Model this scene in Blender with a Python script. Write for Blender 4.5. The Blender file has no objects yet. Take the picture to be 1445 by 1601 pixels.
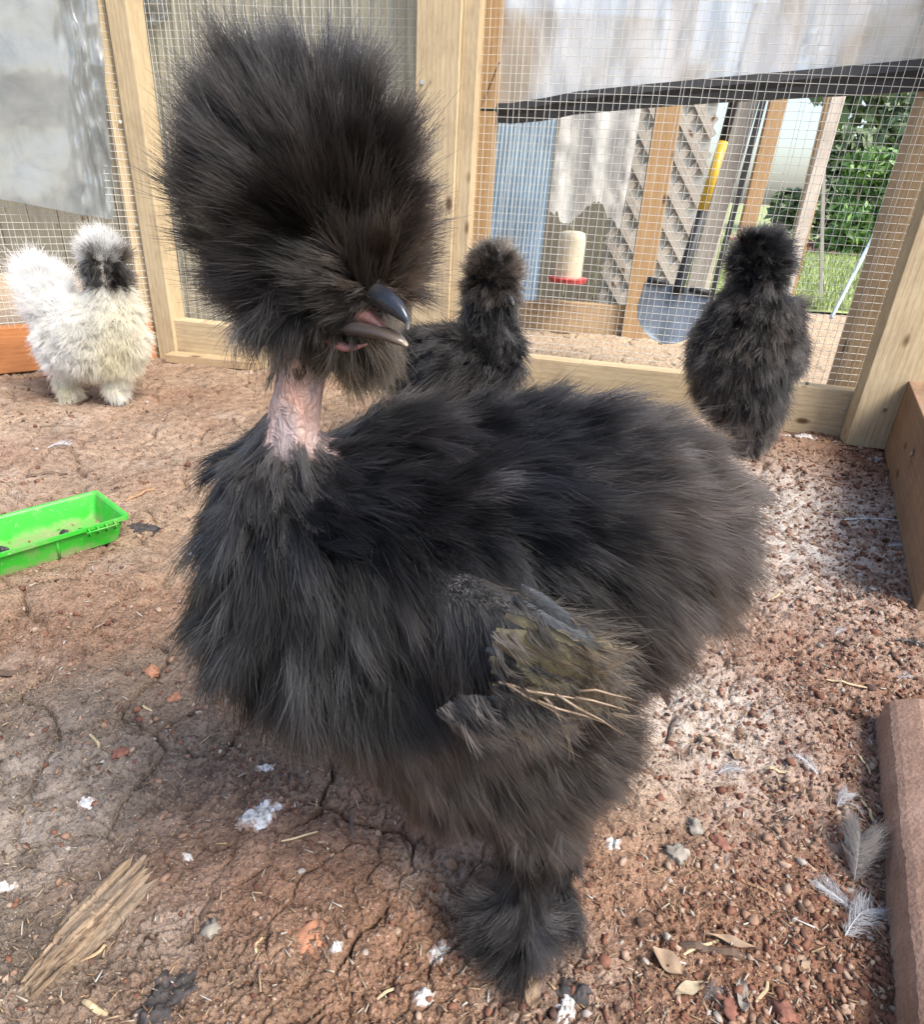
import bpy, bmesh, math, random
import numpy as np
from mathutils import Vector, Matrix

random.seed(7)
RNG = np.random.default_rng(7)
SC = bpy.context.scene
COL = SC.collection
R = math.radians

# ------------------------------------------------------------------ camera
FOC, IW, IH, CH = 1020.0, 1445.0, 1601.0, 0.38
PITCH = R(26.655)
ROLL = R(3.443)
F_ = np.array([0, math.cos(PITCH), -math.sin(PITCH)])
U0 = np.array([0, math.sin(PITCH), math.cos(PITCH)])
R0 = np.array([1.0, 0, 0])
U_ = math.cos(ROLL) * U0 - math.sin(ROLL) * R0
R_ = math.cos(ROLL) * R0 + math.sin(ROLL) * U0
CAM = np.array([0, 0, CH])
cd = bpy.data.cameras.new('camera')
cam = bpy.data.objects.new('camera', cd)
COL.objects.link(cam)
cam.matrix_world = Matrix(((R_[0], U_[0], -F_[0], 0), (R_[1], U_[1], -F_[1], 0), (R_[2], U_[2], -F_[2], CH), (0, 0, 0, 1)))
cd.sensor_fit = 'HORIZONTAL'
cd.sensor_width = 36
cd.lens = 36 * FOC / IW
cd.clip_start = 0.01
cd.clip_end = 500
SC.camera = cam

# ------------------------------------------------------------------ light
SUN_EL, SUN_AZ = 52, 128          # azimuth clockwise from +Y (the view direction)
w = bpy.data.worlds.new('World')
SC.world = w
w.use_nodes = True
nt = w.node_tree
bg = nt.nodes['Background']
sk = nt.nodes.new('ShaderNodeTexSky')
sk.sky_type = 'NISHITA'
sk.sun_disc = False
sk.sun_elevation = R(SUN_EL)
sk.sun_rotation = R(SUN_AZ)
sk.dust_density = 3.0
nt.links.new(sk.outputs[0], bg.inputs['Color'])
bg.inputs['Strength'].default_value = 0.15
sl = bpy.data.lights.new('sun', 'SUN')
sl.energy = 2.3
sl.angle = R(25)
sl.color = (1.0, 0.945, 0.86)
so = bpy.data.objects.new('sun', sl)
COL.objects.link(so)
sd = Vector((math.sin(R(SUN_AZ)) * math.cos(R(SUN_EL)), math.cos(R(SUN_AZ)) * math.cos(R(SUN_EL)), math.sin(R(SUN_EL))))
so.rotation_euler = sd.to_track_quat('Z', 'Y').to_euler()
SC.view_settings.view_transform = 'Standard'
SC.view_settings.look = 'None'
SC.view_settings.exposure = 1.28
SC.view_settings.gamma = 1
SC.render.engine = 'CYCLES'
SC.cycles.max_bounces = 8
SC.cycles.diffuse_bounces = 3
SC.cycles.glossy_bounces = 3
SC.cycles.transmission_bounces = 4
SC.cycles.transparent_max_bounces = 16
SC.cycles.use_denoising = True
SC.cycles_curves.shape = 'RIBBONS'
SC.cycles_curves.subdivisions = 2

# ------------------------------------------------------------------ geometry helpers
def ray(x, y):
    return F_ + R_ * ((x - IW / 2) / FOC) - U_ * ((y - IH / 2) / FOC)
def G(x, y, z=0.0):                                   # point of the level z
    d = ray(x, y); return CAM + d * ((z - CH) / d[2])
def AT(x, y, Y):                                      # point at distance Y ahead
    d = ray(x, y); return CAM + d * (Y / d[1])
def to_px(P):
    v = np.atleast_2d(P) - CAM
    z = v @ F_
    return IW / 2 + FOC * (v @ R_) / z, IH / 2 - FOC * (v @ U_) / z
def depth(P):
    return float((np.asarray(P) - CAM) @ F_)
def nrm(v):
    return v / np.maximum(np.linalg.norm(v, axis=-1, keepdims=True), 1e-9)
def sm(a, b, x):
    t = np.clip((x - a) / (b - a), 0, 1); return t * t * (3 - 2 * t)

def hash2(ix, iy, seed):
    h = (ix.astype(np.int64) * 374761393 + iy.astype(np.int64) * 668265263 + seed * 1442695041) & 0x7fffffff
    h = ((h ^ (h >> 13)) * 1274126177) & 0x7fffffff
    return ((h ^ (h >> 16)) & 0xffff) / 65535.0
def vnoise(x, y, seed=0):
    ix, iy = np.floor(x), np.floor(y)
    fx, fy = x - ix, y - iy
    fx = fx * fx * (3 - 2 * fx); fy = fy * fy * (3 - 2 * fy)
    a, b = hash2(ix, iy, seed), hash2(ix + 1, iy, seed)
    c, d = hash2(ix, iy + 1, seed), hash2(ix + 1, iy + 1, seed)
    return (a * (1 - fx) + b * fx) * (1 - fy) + (c * (1 - fx) + d * fx) * fy - 0.5
def fbm(x, y, octs=4, seed=0, gain=0.5):
    s, a = 0, 1.0
    for o in range(octs):
        s = s + a * vnoise(x, y, seed + o * 17)
        x, y, a = x * 2.03 + 5.1, y * 2.03 + 1.7, a * gain
    return s
def voro(x, y, seed=0):                               # F1, F2
    ix, iy = np.floor(x), np.floor(y)
    f1 = np.full(x.shape, 9.0); f2 = np.full(x.shape, 9.0)
    for dx in (-1, 0, 1):
        for dy in (-1, 0, 1):
            cx, cy = ix + dx, iy + dy
            d = np.hypot(cx + hash2(cx, cy, seed) - x, cy + hash2(cx, cy, seed + 5) - y)
            n1 = np.minimum(f1, d)
            f2 = np.minimum(f2, np.maximum(f1, d)); f1 = n1
    return f1, f2

def mesh_np(name, V, Fc, mats, parent=None, smooth=True, link=True):
    V = np.asarray(V, dtype=np.float32).reshape(-1, 3)
    me = bpy.data.meshes.new(name)
    if isinstance(Fc, np.ndarray):
        n, k = Fc.shape
        me.vertices.add(len(V)); me.vertices.foreach_set('co', V.ravel())
        me.loops.add(n * k); me.loops.foreach_set('vertex_index', Fc.astype(np.int32).ravel())
        me.polygons.add(n); me.polygons.foreach_set('loop_start', np.arange(0, n * k, k, dtype=np.int32))
        me.update(calc_edges=True); me.validate()
    else:
        me.from_pydata(V.tolist(), [], [tuple(f) for f in Fc]); me.update()
    if smooth:
        me.polygons.foreach_set('use_smooth', np.ones(len(me.polygons), dtype=bool))
    for m in (mats if isinstance(mats, (list, tuple)) else [mats]):
        me.materials.append(m)
    o = bpy.data.objects.new(name, me)
    if link: COL.objects.link(o)
    if parent is not None: child(o, parent)
    return o
def origin_of(p):
    M = Matrix.Identity(4)
    while p is not None:
        M = p.matrix_basis @ M if p.parent is None else p.matrix_parent_inverse @ p.matrix_basis @ M
        p = p.parent
    return M
def child(o, parent):
    o.parent = parent
    o.matrix_parent_inverse = origin_of(parent).inverted()
def tag(o, label=None, cat=None, group=None, kind=None):
    if label: o['label'] = label
    if cat: o['category'] = cat
    if group: o['group'] = group
    if kind: o['kind'] = kind
    return o
def thing(name, loc, label, cat, group=None):
    o = bpy.data.objects.new(name, None)
    o.empty_display_size = 0.05
    COL.objects.link(o); o.location = Vector([float(c) for c in loc])
    return tag(o, label, cat, group)

class MB:
    """collects simple solids, built as one mesh"""
    def __init__(s): s.V, s.F = [], []
    def add(s, V, F):
        b = len(s.V); s.V += [tuple(map(float, v)) for v in V]; s.F += [tuple(b + i for i in f) for f in F]
    def box(s, c, ax, ay, az):
        c, ax, ay, az = map(np.asarray, (c, ax, ay, az))
        V = [c + i * ax + j * ay + k * az for k in (-1, 1) for j in (-1, 1) for i in (-1, 1)]
        s.add(V, [(0, 2, 3, 1), (4, 5, 7, 6), (0, 1, 5, 4), (2, 6, 7, 3), (0, 4, 6, 2), (1, 3, 7, 5)])
    def tube(s, pts, rad, n=6, cap=True, flat=1.0, up=(0, 0, 1)):
        pts = [np.asarray(p, float) for p in pts]
        rad = [rad] * len(pts) if np.isscalar(rad) else rad
        V, F = [], []
        for i, p in enumerate(pts):
            t = nrm(pts[min(i + 1, len(pts) - 1)] - pts[max(i - 1, 0)])
            u = np.asarray(up, float)
            if abs(t @ u) > 0.95: u = np.array([1.0, 0.1, 0])
            a = nrm(np.cross(t, u)); b = np.cross(a, t)
            for k in range(n):
                th = 2 * math.pi * k / n
                V.append(p + rad[i] * (math.cos(th) * a + flat * math.sin(th) * b))
        for i in range(len(pts) - 1):
            for k in range(n):
                F.append((i * n + k, i * n + (k + 1) % n, (i + 1) * n + (k + 1) % n, (i + 1) * n + k))
        if cap:
            F.append(tuple(range(n))[::-1]); F.append(tuple((len(pts) - 1) * n + k for k in range(n)))
        s.add(V, F)
    def build(s, name, mat, parent=None, smooth=False):
        return mesh_np(name, s.V, s.F, mat, parent, smooth)

# ------------------------------------------------------------------ materials
def mat(name):
    m = bpy.data.materials.new(name); m.use_nodes = True
    t = m.node_tree
    return m, t, t.nodes['Principled BSDF']
def nd(t, typ, **kw):
    n = t.nodes.new('ShaderNode' + typ)
    for k, v in kw.items():
        if k in n.inputs: n.inputs[k].default_value = v
        else: setattr(n, k, v)
    return n
def ramp(t, fac, stops):
    r = t.nodes.new('ShaderNodeValToRGB')
    e = r.color_ramp.elements
    while len(e) < len(stops): e.new(0.5)
    for el, (p, c) in zip(e, stops):
        el.position = p; el.color = (*c, 1) if len(c) == 3 else c
    t.links.new(fac, r.inputs[0])
    return r
def mixc(t, fac, a, b, mode='MIX'):
    n = t.nodes.new('ShaderNodeMix'); n.data_type = 'RGBA'; n.blend_type = mode
    for sock, v in ((n.inputs[0], fac), (n.inputs[6], a), (n.inputs[7], b)):
        if hasattr(v, 'is_output'): t.links.new(v, sock)
        elif isinstance(v, (int, float)): sock.default_value = v
        else: sock.default_value = (*v, 1)
    return n.outputs[2]
def bump(t, b, h, strength, dist):
    n = nd(t, 'Bump', Strength=strength, Distance=dist)
    t.links.new(h, n.inputs['Height']); t.links.new(n.outputs[0], b.inputs['Normal'])

def plain(name, col, rough=0.6, metal=0.0, spec=0.5, noise=0.0, scale=60):
    m, t, b = mat(name)
    b.inputs['Roughness'].default_value = rough
    b.inputs['Metallic'].default_value = metal
    b.inputs['Specular IOR Level'].default_value = spec
    if noise:
        tc = nd(t, 'TexCoord'); nz = nd(t, 'TexNoise', Scale=scale, Detail=5.0)
        t.links.new(tc.outputs['Object'], nz.inputs['Vector'])
        lo = tuple(c * (1 - noise) for c in col); hi = tuple(min(1, c * (1 + noise)) for c in col)
        r = ramp(t, nz.outputs[0], [(0.3, lo), (0.7, hi)])
        t.links.new(r.outputs[0], b.inputs['Base Color'])
        bump(t, b, nz.outputs[0], 0.3, 0.002)
    else:
        b.inputs['Base Color'].default_value = (*col, 1)
    return m

def wood(name, light, dark, knot=(0.10, 0.055, 0.025), grain=1.0, dirt=0.0, rough=0.7):
    m, t, b = mat(name)
    tc = nd(t, 'TexCoord'); oi = nd(t, 'ObjectInfo')
    mp = nd(t, 'Mapping'); mp.inputs['Scale'].default_value = (1.0, 14, 14)
    off = nd(t, 'VectorMath', operation='SCALE'); off.inputs[0].default_value = (7.3, 3.1, 5.7)
    t.links.new(oi.outputs['Random'], off.inputs['Scale'])
    ad = nd(t, 'VectorMath', operation='ADD')
    t.links.new(tc.outputs['Object'], ad.inputs[0]); t.links.new(off.outputs[0], ad.inputs[1])
    t.links.new(ad.outputs[0], mp.inputs['Vector'])
    n1 = nd(t, 'TexNoise', Scale=7.0, Detail=4.0, Roughness=0.6, Distortion=0.6)
    n2 = nd(t, 'TexNoise', Scale=45.0, Detail=3.0)
    wv = nd(t, 'TexWave', Scale=2.4, Distortion=5.0, Detail=2.0); wv.bands_direction = 'Y'
    for n in (n1, n2, wv): t.links.new(mp.outputs[0], n.inputs['Vector'])
    c1 = ramp(t, n1.outputs[0], [(0.3, dark), (0.68, light)]).outputs[0]
    c2 = mixc(t, 0.38 * grain, c1, ramp(t, wv.outputs['Fac'], [(0.0, dark), (0.5, light), (1, light)]).outputs[0])
    c3 = mixc(t, 0.3, c2, ramp(t, n2.outputs[0], [(0.35, tuple(c * 0.75 for c in dark)), (0.6, light)]).outputs[0])
    # knots
    vo = nd(t, 'TexVoronoi', Scale=9.0); mk = nd(t, 'Mapping'); mk.inputs['Scale'].default_value = (0.8, 1.7, 1.7)
    t.links.new(ad.outputs[0], mk.inputs['Vector']); t.links.new(mk.outputs[0], vo.inputs['Vector'])
    kf = ramp(t, vo.outputs['Distance'], [(0.05, (1, 1, 1)), (0.12, (0, 0, 0))])
    col = mixc(t, kf.outputs[0], c3, knot)
    if dirt:
        n3 = nd(t, 'TexNoise', Scale=9.0, Detail=6.0, Roughness=0.7); t.links.new(ad.outputs[0], n3.inputs['Vector'])
        col = mixc(t, ramp(t, n3.outputs[0], [(0.48, (0, 0, 0)), (0.75, (dirt,) * 3)]).outputs[0], col, (0.09, 0.05, 0.03))
    t.links.new(col, b.inputs['Base Color'])
    b.inputs['Roughness'].default_value = rough
    b.inputs['Specular IOR Level'].default_value = 0.25
    bump(t, b, n2.outputs[0], 0.25, 0.001)
    return m

M = {}
M['pine'] = wood('pine', (0.53, 0.43, 0.275), (0.36, 0.265, 0.15), dirt=0.35)
M['pine_old'] = wood('pine_old', (0.46, 0.34, 0.21), (0.29, 0.20, 0.115), dirt=0.6)
M['cedar'] = wood('cedar', (0.47, 0.20, 0.075), (0.30, 0.11, 0.04), dirt=0.4)
M['brown_board'] = wood('brown_board', (0.30, 0.19, 0.115), (0.20, 0.12, 0.07), dirt=0.7)
M['orange_post'] = wood('orange_post', (0.46, 0.31, 0.165), (0.32, 0.19, 0.085))
M['grey_wood'] = wood('grey_wood', (0.44, 0.42, 0.37), (0.28, 0.26, 0.23), dirt=0.3)
M['shed_wood'] = wood('shed_wood', (0.23, 0.215, 0.165), (0.13, 0.12, 0.095), dirt=0.3)
M['pale_wood'] = wood('pale_wood', (0.66, 0.61, 0.53), (0.48, 0.43, 0.36), dirt=0.3)
M['rot_wood'] = wood('rot_wood', (0.30, 0.195, 0.095), (0.10, 0.06, 0.03), grain=2.0, dirt=0.5, rough=0.9)
M['wire'] = plain('wire', (0.58, 0.58, 0.53), 0.45, 0.3)
M['nail'] = plain('nail', (0.65, 0.65, 0.62), 0.3, 1.0)
M['black_batten'] = plain('black_batten', (0.018, 0.017, 0.017), 0.55, noise=0.4)
M['black_rubber'] = plain('black_rubber', (0.02, 0.02, 0.022), 0.5)
M['yellow'] = plain('yellow', (0.62, 0.40, 0.03), 0.4, noise=0.1)
M['steel'] = plain('steel', (0.17, 0.20, 0.24), 0.42, 0.6, noise=0.3, scale=25)
M['blue_metal'] = plain('blue_metal', (0.42, 0.52, 0.60), 0.45, 0.2, noise=0.15, scale=12)
M['cream_plastic'] = plain('cream_plastic', (0.66, 0.58, 0.42), 0.5, noise=0.08)
M['bag_grey'] = plain('bag_grey', (0.36, 0.375, 0.35), 0.7, noise=0.2, scale=9)
M['red_plastic'] = plain('red_plastic', (0.42, 0.05, 0.05), 0.45)
def tray_mat():
    m, t, b = mat('green_plastic')
    tc = nd(t, 'TexCoord'); n = nd(t, 'TexNoise', Scale=38.0, Detail=6.0, Roughness=0.65); n2 = nd(t, 'TexNoise', Scale=240.0, Detail=4.0)
    for q in (n, n2): t.links.new(tc.outputs['Object'], q.inputs['Vector'])
    g = nd(t, 'NewGeometry'); sx = nd(t, 'SeparateXYZ'); t.links.new(g.outputs['Position'], sx.inputs[0])
    low = nd(t, 'MapRange'); low.inputs[1].default_value = 0.0; low.inputs[2].default_value = 0.014; low.inputs[3].default_value = 0.22; low.inputs[4].default_value = 0.0
    t.links.new(sx.outputs['Z'], low.inputs[0])
    ad = nd(t, 'Math', operation='ADD'); t.links.new(n.outputs[0], ad.inputs[0]); t.links.new(low.outputs[0], ad.inputs[1])
    c = mixc(t, ramp(t, ad.outputs[0], [(0.5, (0,) * 3), (0.78, (0.75,) * 3)]).outputs[0], (0.03, 0.36, 0.025), (0.28, 0.22, 0.14))
    c = mixc(t, ramp(t, n2.outputs[0], [(0.62, (0,) * 3), (0.72, (0.5,) * 3)]).outputs[0], c, (0.30, 0.42, 0.22))
    t.links.new(c, b.inputs['Base Color'])
    t.links.new(ramp(t, n.outputs[0], [(0.3, (0.25,) * 3), (0.7, (0.6,) * 3)]).outputs[0], b.inputs['Roughness'])
    return m
M['green_plastic'] = tray_mat()
M['pellet'] = plain('pellet', (0.022, 0.018, 0.022), 0.5, noise=0.4, scale=200)
M['dung'] = plain('dung', (0.035, 0.03, 0.03), 0.8, noise=0.6, scale=180)
M['orange_stone'] = plain('orange_stone', (0.30, 0.14, 0.08), 0.85, noise=0.35, scale=150)
M['grey_stone'] = plain('grey_stone', (0.20, 0.178, 0.15), 0.85, noise=0.35, scale=150)
M['red_stone'] = plain('red_stone', (0.17, 0.072, 0.05), 0.9, noise=0.4, scale=150)
M['straw'] = plain('straw', (0.40, 0.315, 0.185), 0.7, noise=0.25, scale=90)
M['orange_straw'] = plain('orange_straw', (0.30, 0.17, 0.09), 0.7, noise=0.25, scale=90)
M['twig'] = plain('twig', (0.10, 0.065, 0.045), 0.85, noise=0.5, scale=80)
M['leaf_dry'] = plain('leaf_dry', (0.27, 0.19, 0.125), 0.75, noise=0.35, scale=70)
M['pale_leaf'] = plain('pale_leaf', (0.34, 0.28, 0.19), 0.8, noise=0.35, scale=120)
M['hull'] = plain('hull', (0.30, 0.20, 0.12), 0.9)

def rot_mat():
    m, t, b = mat('rotten_wood')
    tc = nd(t, 'TexCoord'); mp = nd(t, 'Mapping'); mp.inputs['Scale'].default_value = (22, 420, 260)
    t.links.new(tc.outputs['Object'], mp.inputs['Vector'])
    n = nd(t, 'TexNoise', Scale=1.0, Detail=6.0, Roughness=0.65, Distortion=0.3); t.links.new(mp.outputs[0], n.inputs['Vector'])
    n2 = nd(t, 'TexNoise', Scale=45.0, Detail=3.0); t.links.new(tc.outputs['Object'], n2.inputs['Vector'])
    c = ramp(t, n.outputs[0], [(0.36, (0.025, 0.017, 0.011)), (0.46, (0.16, 0.11, 0.07)), (0.6, (0.29, 0.21, 0.135)), (0.75, (0.42, 0.33, 0.235))]).outputs[0]
    c = mixc(t, ramp(t, n2.outputs[0], [(0.4, (0, 0, 0)), (0.7, (0.5,) * 3)]).outputs[0], c, (0.24, 0.20, 0.16))
    t.links.new(c, b.inputs['Base Color']); b.inputs['Roughness'].default_value = 0.9
    bump(t, b, n.outputs[0], 0.9, 0.003)
    return m
M['rotten'] = rot_mat()
def splat_mat():
    m, t, b = mat('dropping_white')
    tc = nd(t, 'TexCoord'); n = nd(t, 'TexNoise', Scale=210.0, Detail=6.0, Roughness=0.65)
    t.links.new(tc.outputs['Object'], n.inputs['Vector'])
    rim = nd(t, 'Attribute', attribute_name='rim').outputs['Fac']
    r = ramp(t, n.outputs[0], [(0.30, (0.22, 0.19, 0.165)), (0.45, (0.40, 0.395, 0.385)), (0.66, (0.58, 0.60, 0.62))])
    ad = nd(t, 'Math', operation='MULTIPLY_ADD'); t.links.new(n.outputs[0], ad.inputs[0]); ad.inputs[1].default_value = 1.6; t.links.new(rim, ad.inputs[2])
    c = mixc(t, ramp(t, ad.outputs[0], [(0.78, (0,) * 3), (0.98, (1,) * 3)]).outputs[0], (0.26, 0.185, 0.145), r.outputs[0])
    sb = nd(t, 'Math', operation='SUBTRACT'); sb.inputs[0].default_value = 1.0
    t.links.new(c, b.inputs['Base Color']); b.inputs['Roughness'].default_value = 0.9
    bump(t, b, n.outputs[0], 0.5, 0.002)
    return m
M['dropping'] = splat_mat()

def litter_mat(name, stops):
    m, t, b = mat(name)
    g = nd(t, 'NewGeometry')
    r = ramp(t, g.outputs['Random Per Island'], stops)
    r.color_ramp.interpolation = 'CONSTANT'
    tc = nd(t, 'TexCoord'); n = nd(t, 'TexNoise', Scale=300.0, Detail=3.0); t.links.new(tc.outputs['Object'], n.inputs['Vector'])
    c = mixc(t, 0.5, r.outputs[0], ramp(t, n.outputs[0], [(0.3, (0.25, 0.25, 0.25)), (0.7, (1, 1, 1))]).outputs[0], 'MULTIPLY')
    t.links.new(c, b.inputs['Base Color']); b.inputs['Roughness'].default_value = 0.9
    b.inputs['Specular IOR Level'].default_value = 0.2
    return m
M['clod'] = litter_mat('clod', [(0, (0.20, 0.095, 0.062)), (0.25, (0.29, 0.18, 0.125)), (0.5, (0.145, 0.066, 0.045)), (0.7, (0.37, 0.265, 0.195)), (0.88, (0.09, 0.055, 0.042)), (0.96, (0.36, 0.32, 0.28))])
M['chaff'] = litter_mat('chaff', [(0, (0.36, 0.26, 0.16)), (0.25, (0.25, 0.16, 0.10)), (0.5, (0.40, 0.34, 0.26)), (0.68, (0.13, 0.08, 0.055)), (0.92, (0.50, 0.47, 0.42))])

def ground_mat():
    m, t, b = mat('dirt')
    tc = nd(t, 'TexCoord')
    def noise(s, d=6.0, ro=0.6):
        n = nd(t, 'TexNoise', Scale=s, Detail=d, Roughness=ro); t.links.new(tc.outputs['Object'], n.inputs['Vector']); return n.outputs[0]
    a_pale = nd(t, 'Attribute', attribute_name='pale').outputs['Fac']
    a_red = nd(t, 'Attribute', attribute_name='red').outputs['Fac']
    a_grey = nd(t, 'Attribute', attribute_name='grey').outputs['Fac']
    a_sand = nd(t, 'Attribute', attribute_name='sand').outputs['Fac']
    n1, n2, n3, n4 = noise(9), noise(70), noise(420, 4), noise(28)
    base = ramp(t, n1, [(0.30, (0.215, 0.15, 0.103)), (0.5, (0.30, 0.21, 0.143)), (0.72, (0.39, 0.285, 0.20))]).outputs[0]
    red = ramp(t, n4, [(0.3, (0.18, 0.092, 0.058)), (0.7, (0.30, 0.168, 0.108))]).outputs[0]
    base = mixc(t, a_grey, base, ramp(t, n4, [(0.3, (0.135, 0.106, 0.083)), (0.7, (0.225, 0.182, 0.148))]).outputs[0])
    c = mixc(t, a_red, base, red)
    c = mixc(t, 0.7, c, ramp(t, n2, [(0.28, (0.42, 0.40, 0.40)), (0.5, (0.95, 0.95, 0.95)), (0.72, (1.25, 1.22, 1.18))]).outputs[0], 'MULTIPLY')
    c = mixc(t, 0.8, c, ramp(t, n3, [(0.3, (0.35, 0.33, 0.32)), (0.48, (1, 1, 1)), (0.7, (1.3, 1.28, 1.25))]).outputs[0], 'MULTIPLY')
    pm = nd(t, 'Math', operation='MULTIPLY'); t.links.new(a_pale, pm.inputs[0])
    t.links.new(ramp(t, n2, [(0.36, (0.15,) * 3), (0.56, (1,) * 3)]).outputs[0], pm.inputs[1])
    c = mixc(t, pm.outputs[0], c, (0.60, 0.545, 0.49))
    # pale specks and dark organic specks
    vo = nd(t, 'TexVoronoi', Scale=330.0); t.links.new(tc.outputs['Object'], vo.inputs['Vector'])
    c = mixc(t, ramp(t, vo.outputs['Distance'], [(0.10, (0.8,) * 3), (0.16, (0,) * 3)]).outputs[0], c, (0.47, 0.42, 0.37))
    sand = ramp(t, n3, [(0.3, (0.30, 0.21, 0.13)), (0.55, (0.47, 0.36, 0.25)), (0.75, (0.58, 0.48, 0.36))]).outputs[0]
    c = mixc(t, a_sand, c, sand)
    t.links.new(c, b.inputs['Base Color'])
    b.inputs['Roughness'].default_value = 0.95; b.inputs['Specular IOR Level'].default_value = 0.15
    ah = nd(t, 'Math', operation='ADD'); t.links.new(n3, ah.inputs[0]); t.links.new(n2, ah.inputs[1])
    bump(t, b, ah.outputs[0], 1.0, 0.004)
    return m
M['dirt'] = ground_mat()

def plastic(name, tint, clear, gloss=0.35, rough=0.2, stain=None, streak=True, front=0.45):
    """milky plastic film: part of the light passes, part scatters through, part shines"""
    m, t, b = mat(name)
    t.nodes.remove(b)
    out = t.nodes['Material Output']
    tc = nd(t, 'TexCoord')
    mp = nd(t, 'Mapping'); mp.inputs['Scale'].default_value = (9, 9, 1.6) if streak else (4, 4, 4)
    t.links.new(tc.outputs['Object'], mp.inputs['Vector'])
    n = nd(t, 'TexNoise', Scale=4.0, Detail=6.0, Roughness=0.62, Distortion=0.4); t.links.new(mp.outputs[0], n.inputs['Vector'])
    colr = ramp(t, n.outputs[0], [(0.25, tuple(c * f for c, f in zip(tint, (0.48, 0.54, 0.60)))), (0.5, tint), (0.75, tuple(min(0.92, c * 1.25) for c in tint))]).outputs[0]
    if stain:
        n2 = nd(t, 'TexNoise', Scale=5.0, Detail=3.0, Distortion=1.0); t.links.new(tc.outputs['Object'], n2.inputs['Vector'])
        colr = mixc(t, ramp(t, n2.outputs[0], [(0.50, (0,) * 3), (0.64, (0.7,) * 3)]).outputs[0], colr, stain)
    tl = nd(t, 'BsdfTranslucent'); df = nd(t, 'BsdfDiffuse'); gl = nd(t, 'BsdfGlossy', Roughness=rough); tr = nd(t, 'BsdfTransparent')
    t.links.new(colr, tl.inputs[0]); t.links.new(colr, df.inputs[0])
    tr.inputs[0].default_value = (0.9, 0.92, 0.9, 1)
    m1 = nd(t, 'MixShader', Fac=front); t.links.new(tl.outputs[0], m1.inputs[1]); t.links.new(df.outputs[0], m1.inputs[2])
    m2 = nd(t, 'MixShader', Fac=clear); t.links.new(m1.outputs[0], m2.inputs[1]); t.links.new(tr.outputs[0], m2.inputs[2])
    fr = nd(t, 'LayerWeight', Blend=gloss)
    m3 = nd(t, 'MixShader'); t.links.new(fr.outputs['Fresnel'], m3.inputs[0])
    t.links.new(m2.outputs[0], m3.inputs[1]); t.links.new(gl.outputs[0], m3.inputs[2])
    t.links.new(m3.outputs[0], out.inputs['Surface'])
    return m
M['film_left'] = plastic('film_left', (0.37, 0.41, 0.42), 0.30, 0.45, 0.10, streak=False)
M['film_right'] = plastic('film_right', (0.84, 0.86, 0.86), 0.16, 0.12, 0.3, front=0.62, stain=(0.46, 0.33, 0.18))
M['film_mid'] = plastic('film_mid', (0.56, 0.53, 0.40), 0.25, 0.3, 0.2)
M['bag'] = plastic('bag', (0.80, 0.81, 0.78), 0.05, 0.15, 0.4)

def hair_mat(name, rough=0.45, trans=0.25, gloss=0.35):
    """feather barbs: colour per strand, a little light let through, a soft sheen along the strand"""
    m, t, b = mat(name)
    t.nodes.remove(b)
    at = nd(t, 'Attribute', attribute_name='tint')
    h = t.nodes.new('ShaderNodeBsdfHairPrincipled')
    h.parametrization = 'COLOR'
    t.links.new(at.outputs['Color'], h.inputs['Color'])
    h.inputs['Roughness'].default_value = 0.26
    h.inputs['IOR'].default_value = 1.40
    h.inputs['Radial Roughness'].default_value = 0.45
    d = nd(t, 'BsdfDiffuse'); t.links.new(at.outputs['Color'], d.inputs[0])
    mx = nd(t, 'MixShader', Fac=0.22)
    t.links.new(h.outputs[0], mx.inputs[1]); t.links.new(d.outputs[0], mx.inputs[2])
    t.links.new(mx.outputs[0], t.nodes['Material Output'].inputs['Surface'])
    return m
M['fur'] = hair_mat('feather_fur')

def skin_mat():
    m, t, b = mat('hen_skin')
    tc = nd(t, 'TexCoord')
    a = nd(t, 'Attribute', attribute_name='bare').outputs['Fac']
    mp = nd(t, 'Mapping'); mp.inputs['Scale'].default_value = (1, 1, 0.55)
    t.links.new(tc.outputs['Object'], mp.inputs['Vector'])
    n = nd(t, 'TexNoise', Scale=55.0, Detail=5.0, Distortion=1.2); t.links.new(mp.outputs[0], n.inputs['Vector'])
    n2 = nd(t, 'TexNoise', Scale=260.0, Detail=4.0, Distortion=1.5); t.links.new(mp.outputs[0], n2.inputs['Vector'])
    ps = ramp(t, n.outputs[0], [(0.36, (0.24, 0.20, 0.21)), (0.5, (0.45, 0.33, 0.295)), (0.66, (0.54, 0.325, 0.26))]).outputs[0]
    ps = mixc(t, 0.5, ps, ramp(t, n2.outputs[0], [(0.36, (0.60, 0.56, 0.56)), (0.54, (1, 1, 1))]).outputs[0], 'MULTIPLY')
    c = mixc(t, a, (0.012, 0.011, 0.011), ps)
    t.links.new(c, b.inputs['Base Color'])
    b.inputs['Roughness'].default_value = 0.55
    b.inputs['Subsurface Weight'].default_value = 0.12
    b.inputs['Subsurface Radius'].default_value = (0.004, 0.002, 0.001)
    ah = nd(t, 'Math', operation='ADD'); t.links.new(n2.outputs[0], ah.inputs[0]); t.links.new(n.outputs[0], ah.inputs[1])
    bump(t, b, ah.outputs[0], 0.8, 0.0035)
    return m
M['skin'] = skin_mat()
M['skin_dark'] = plain('skin_dark', (0.010, 0.0095, 0.0095), 0.95, spec=0.05)
M['skin_cream'] = plain('skin_cream', (0.55, 0.51, 0.43), 0.9)
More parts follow.
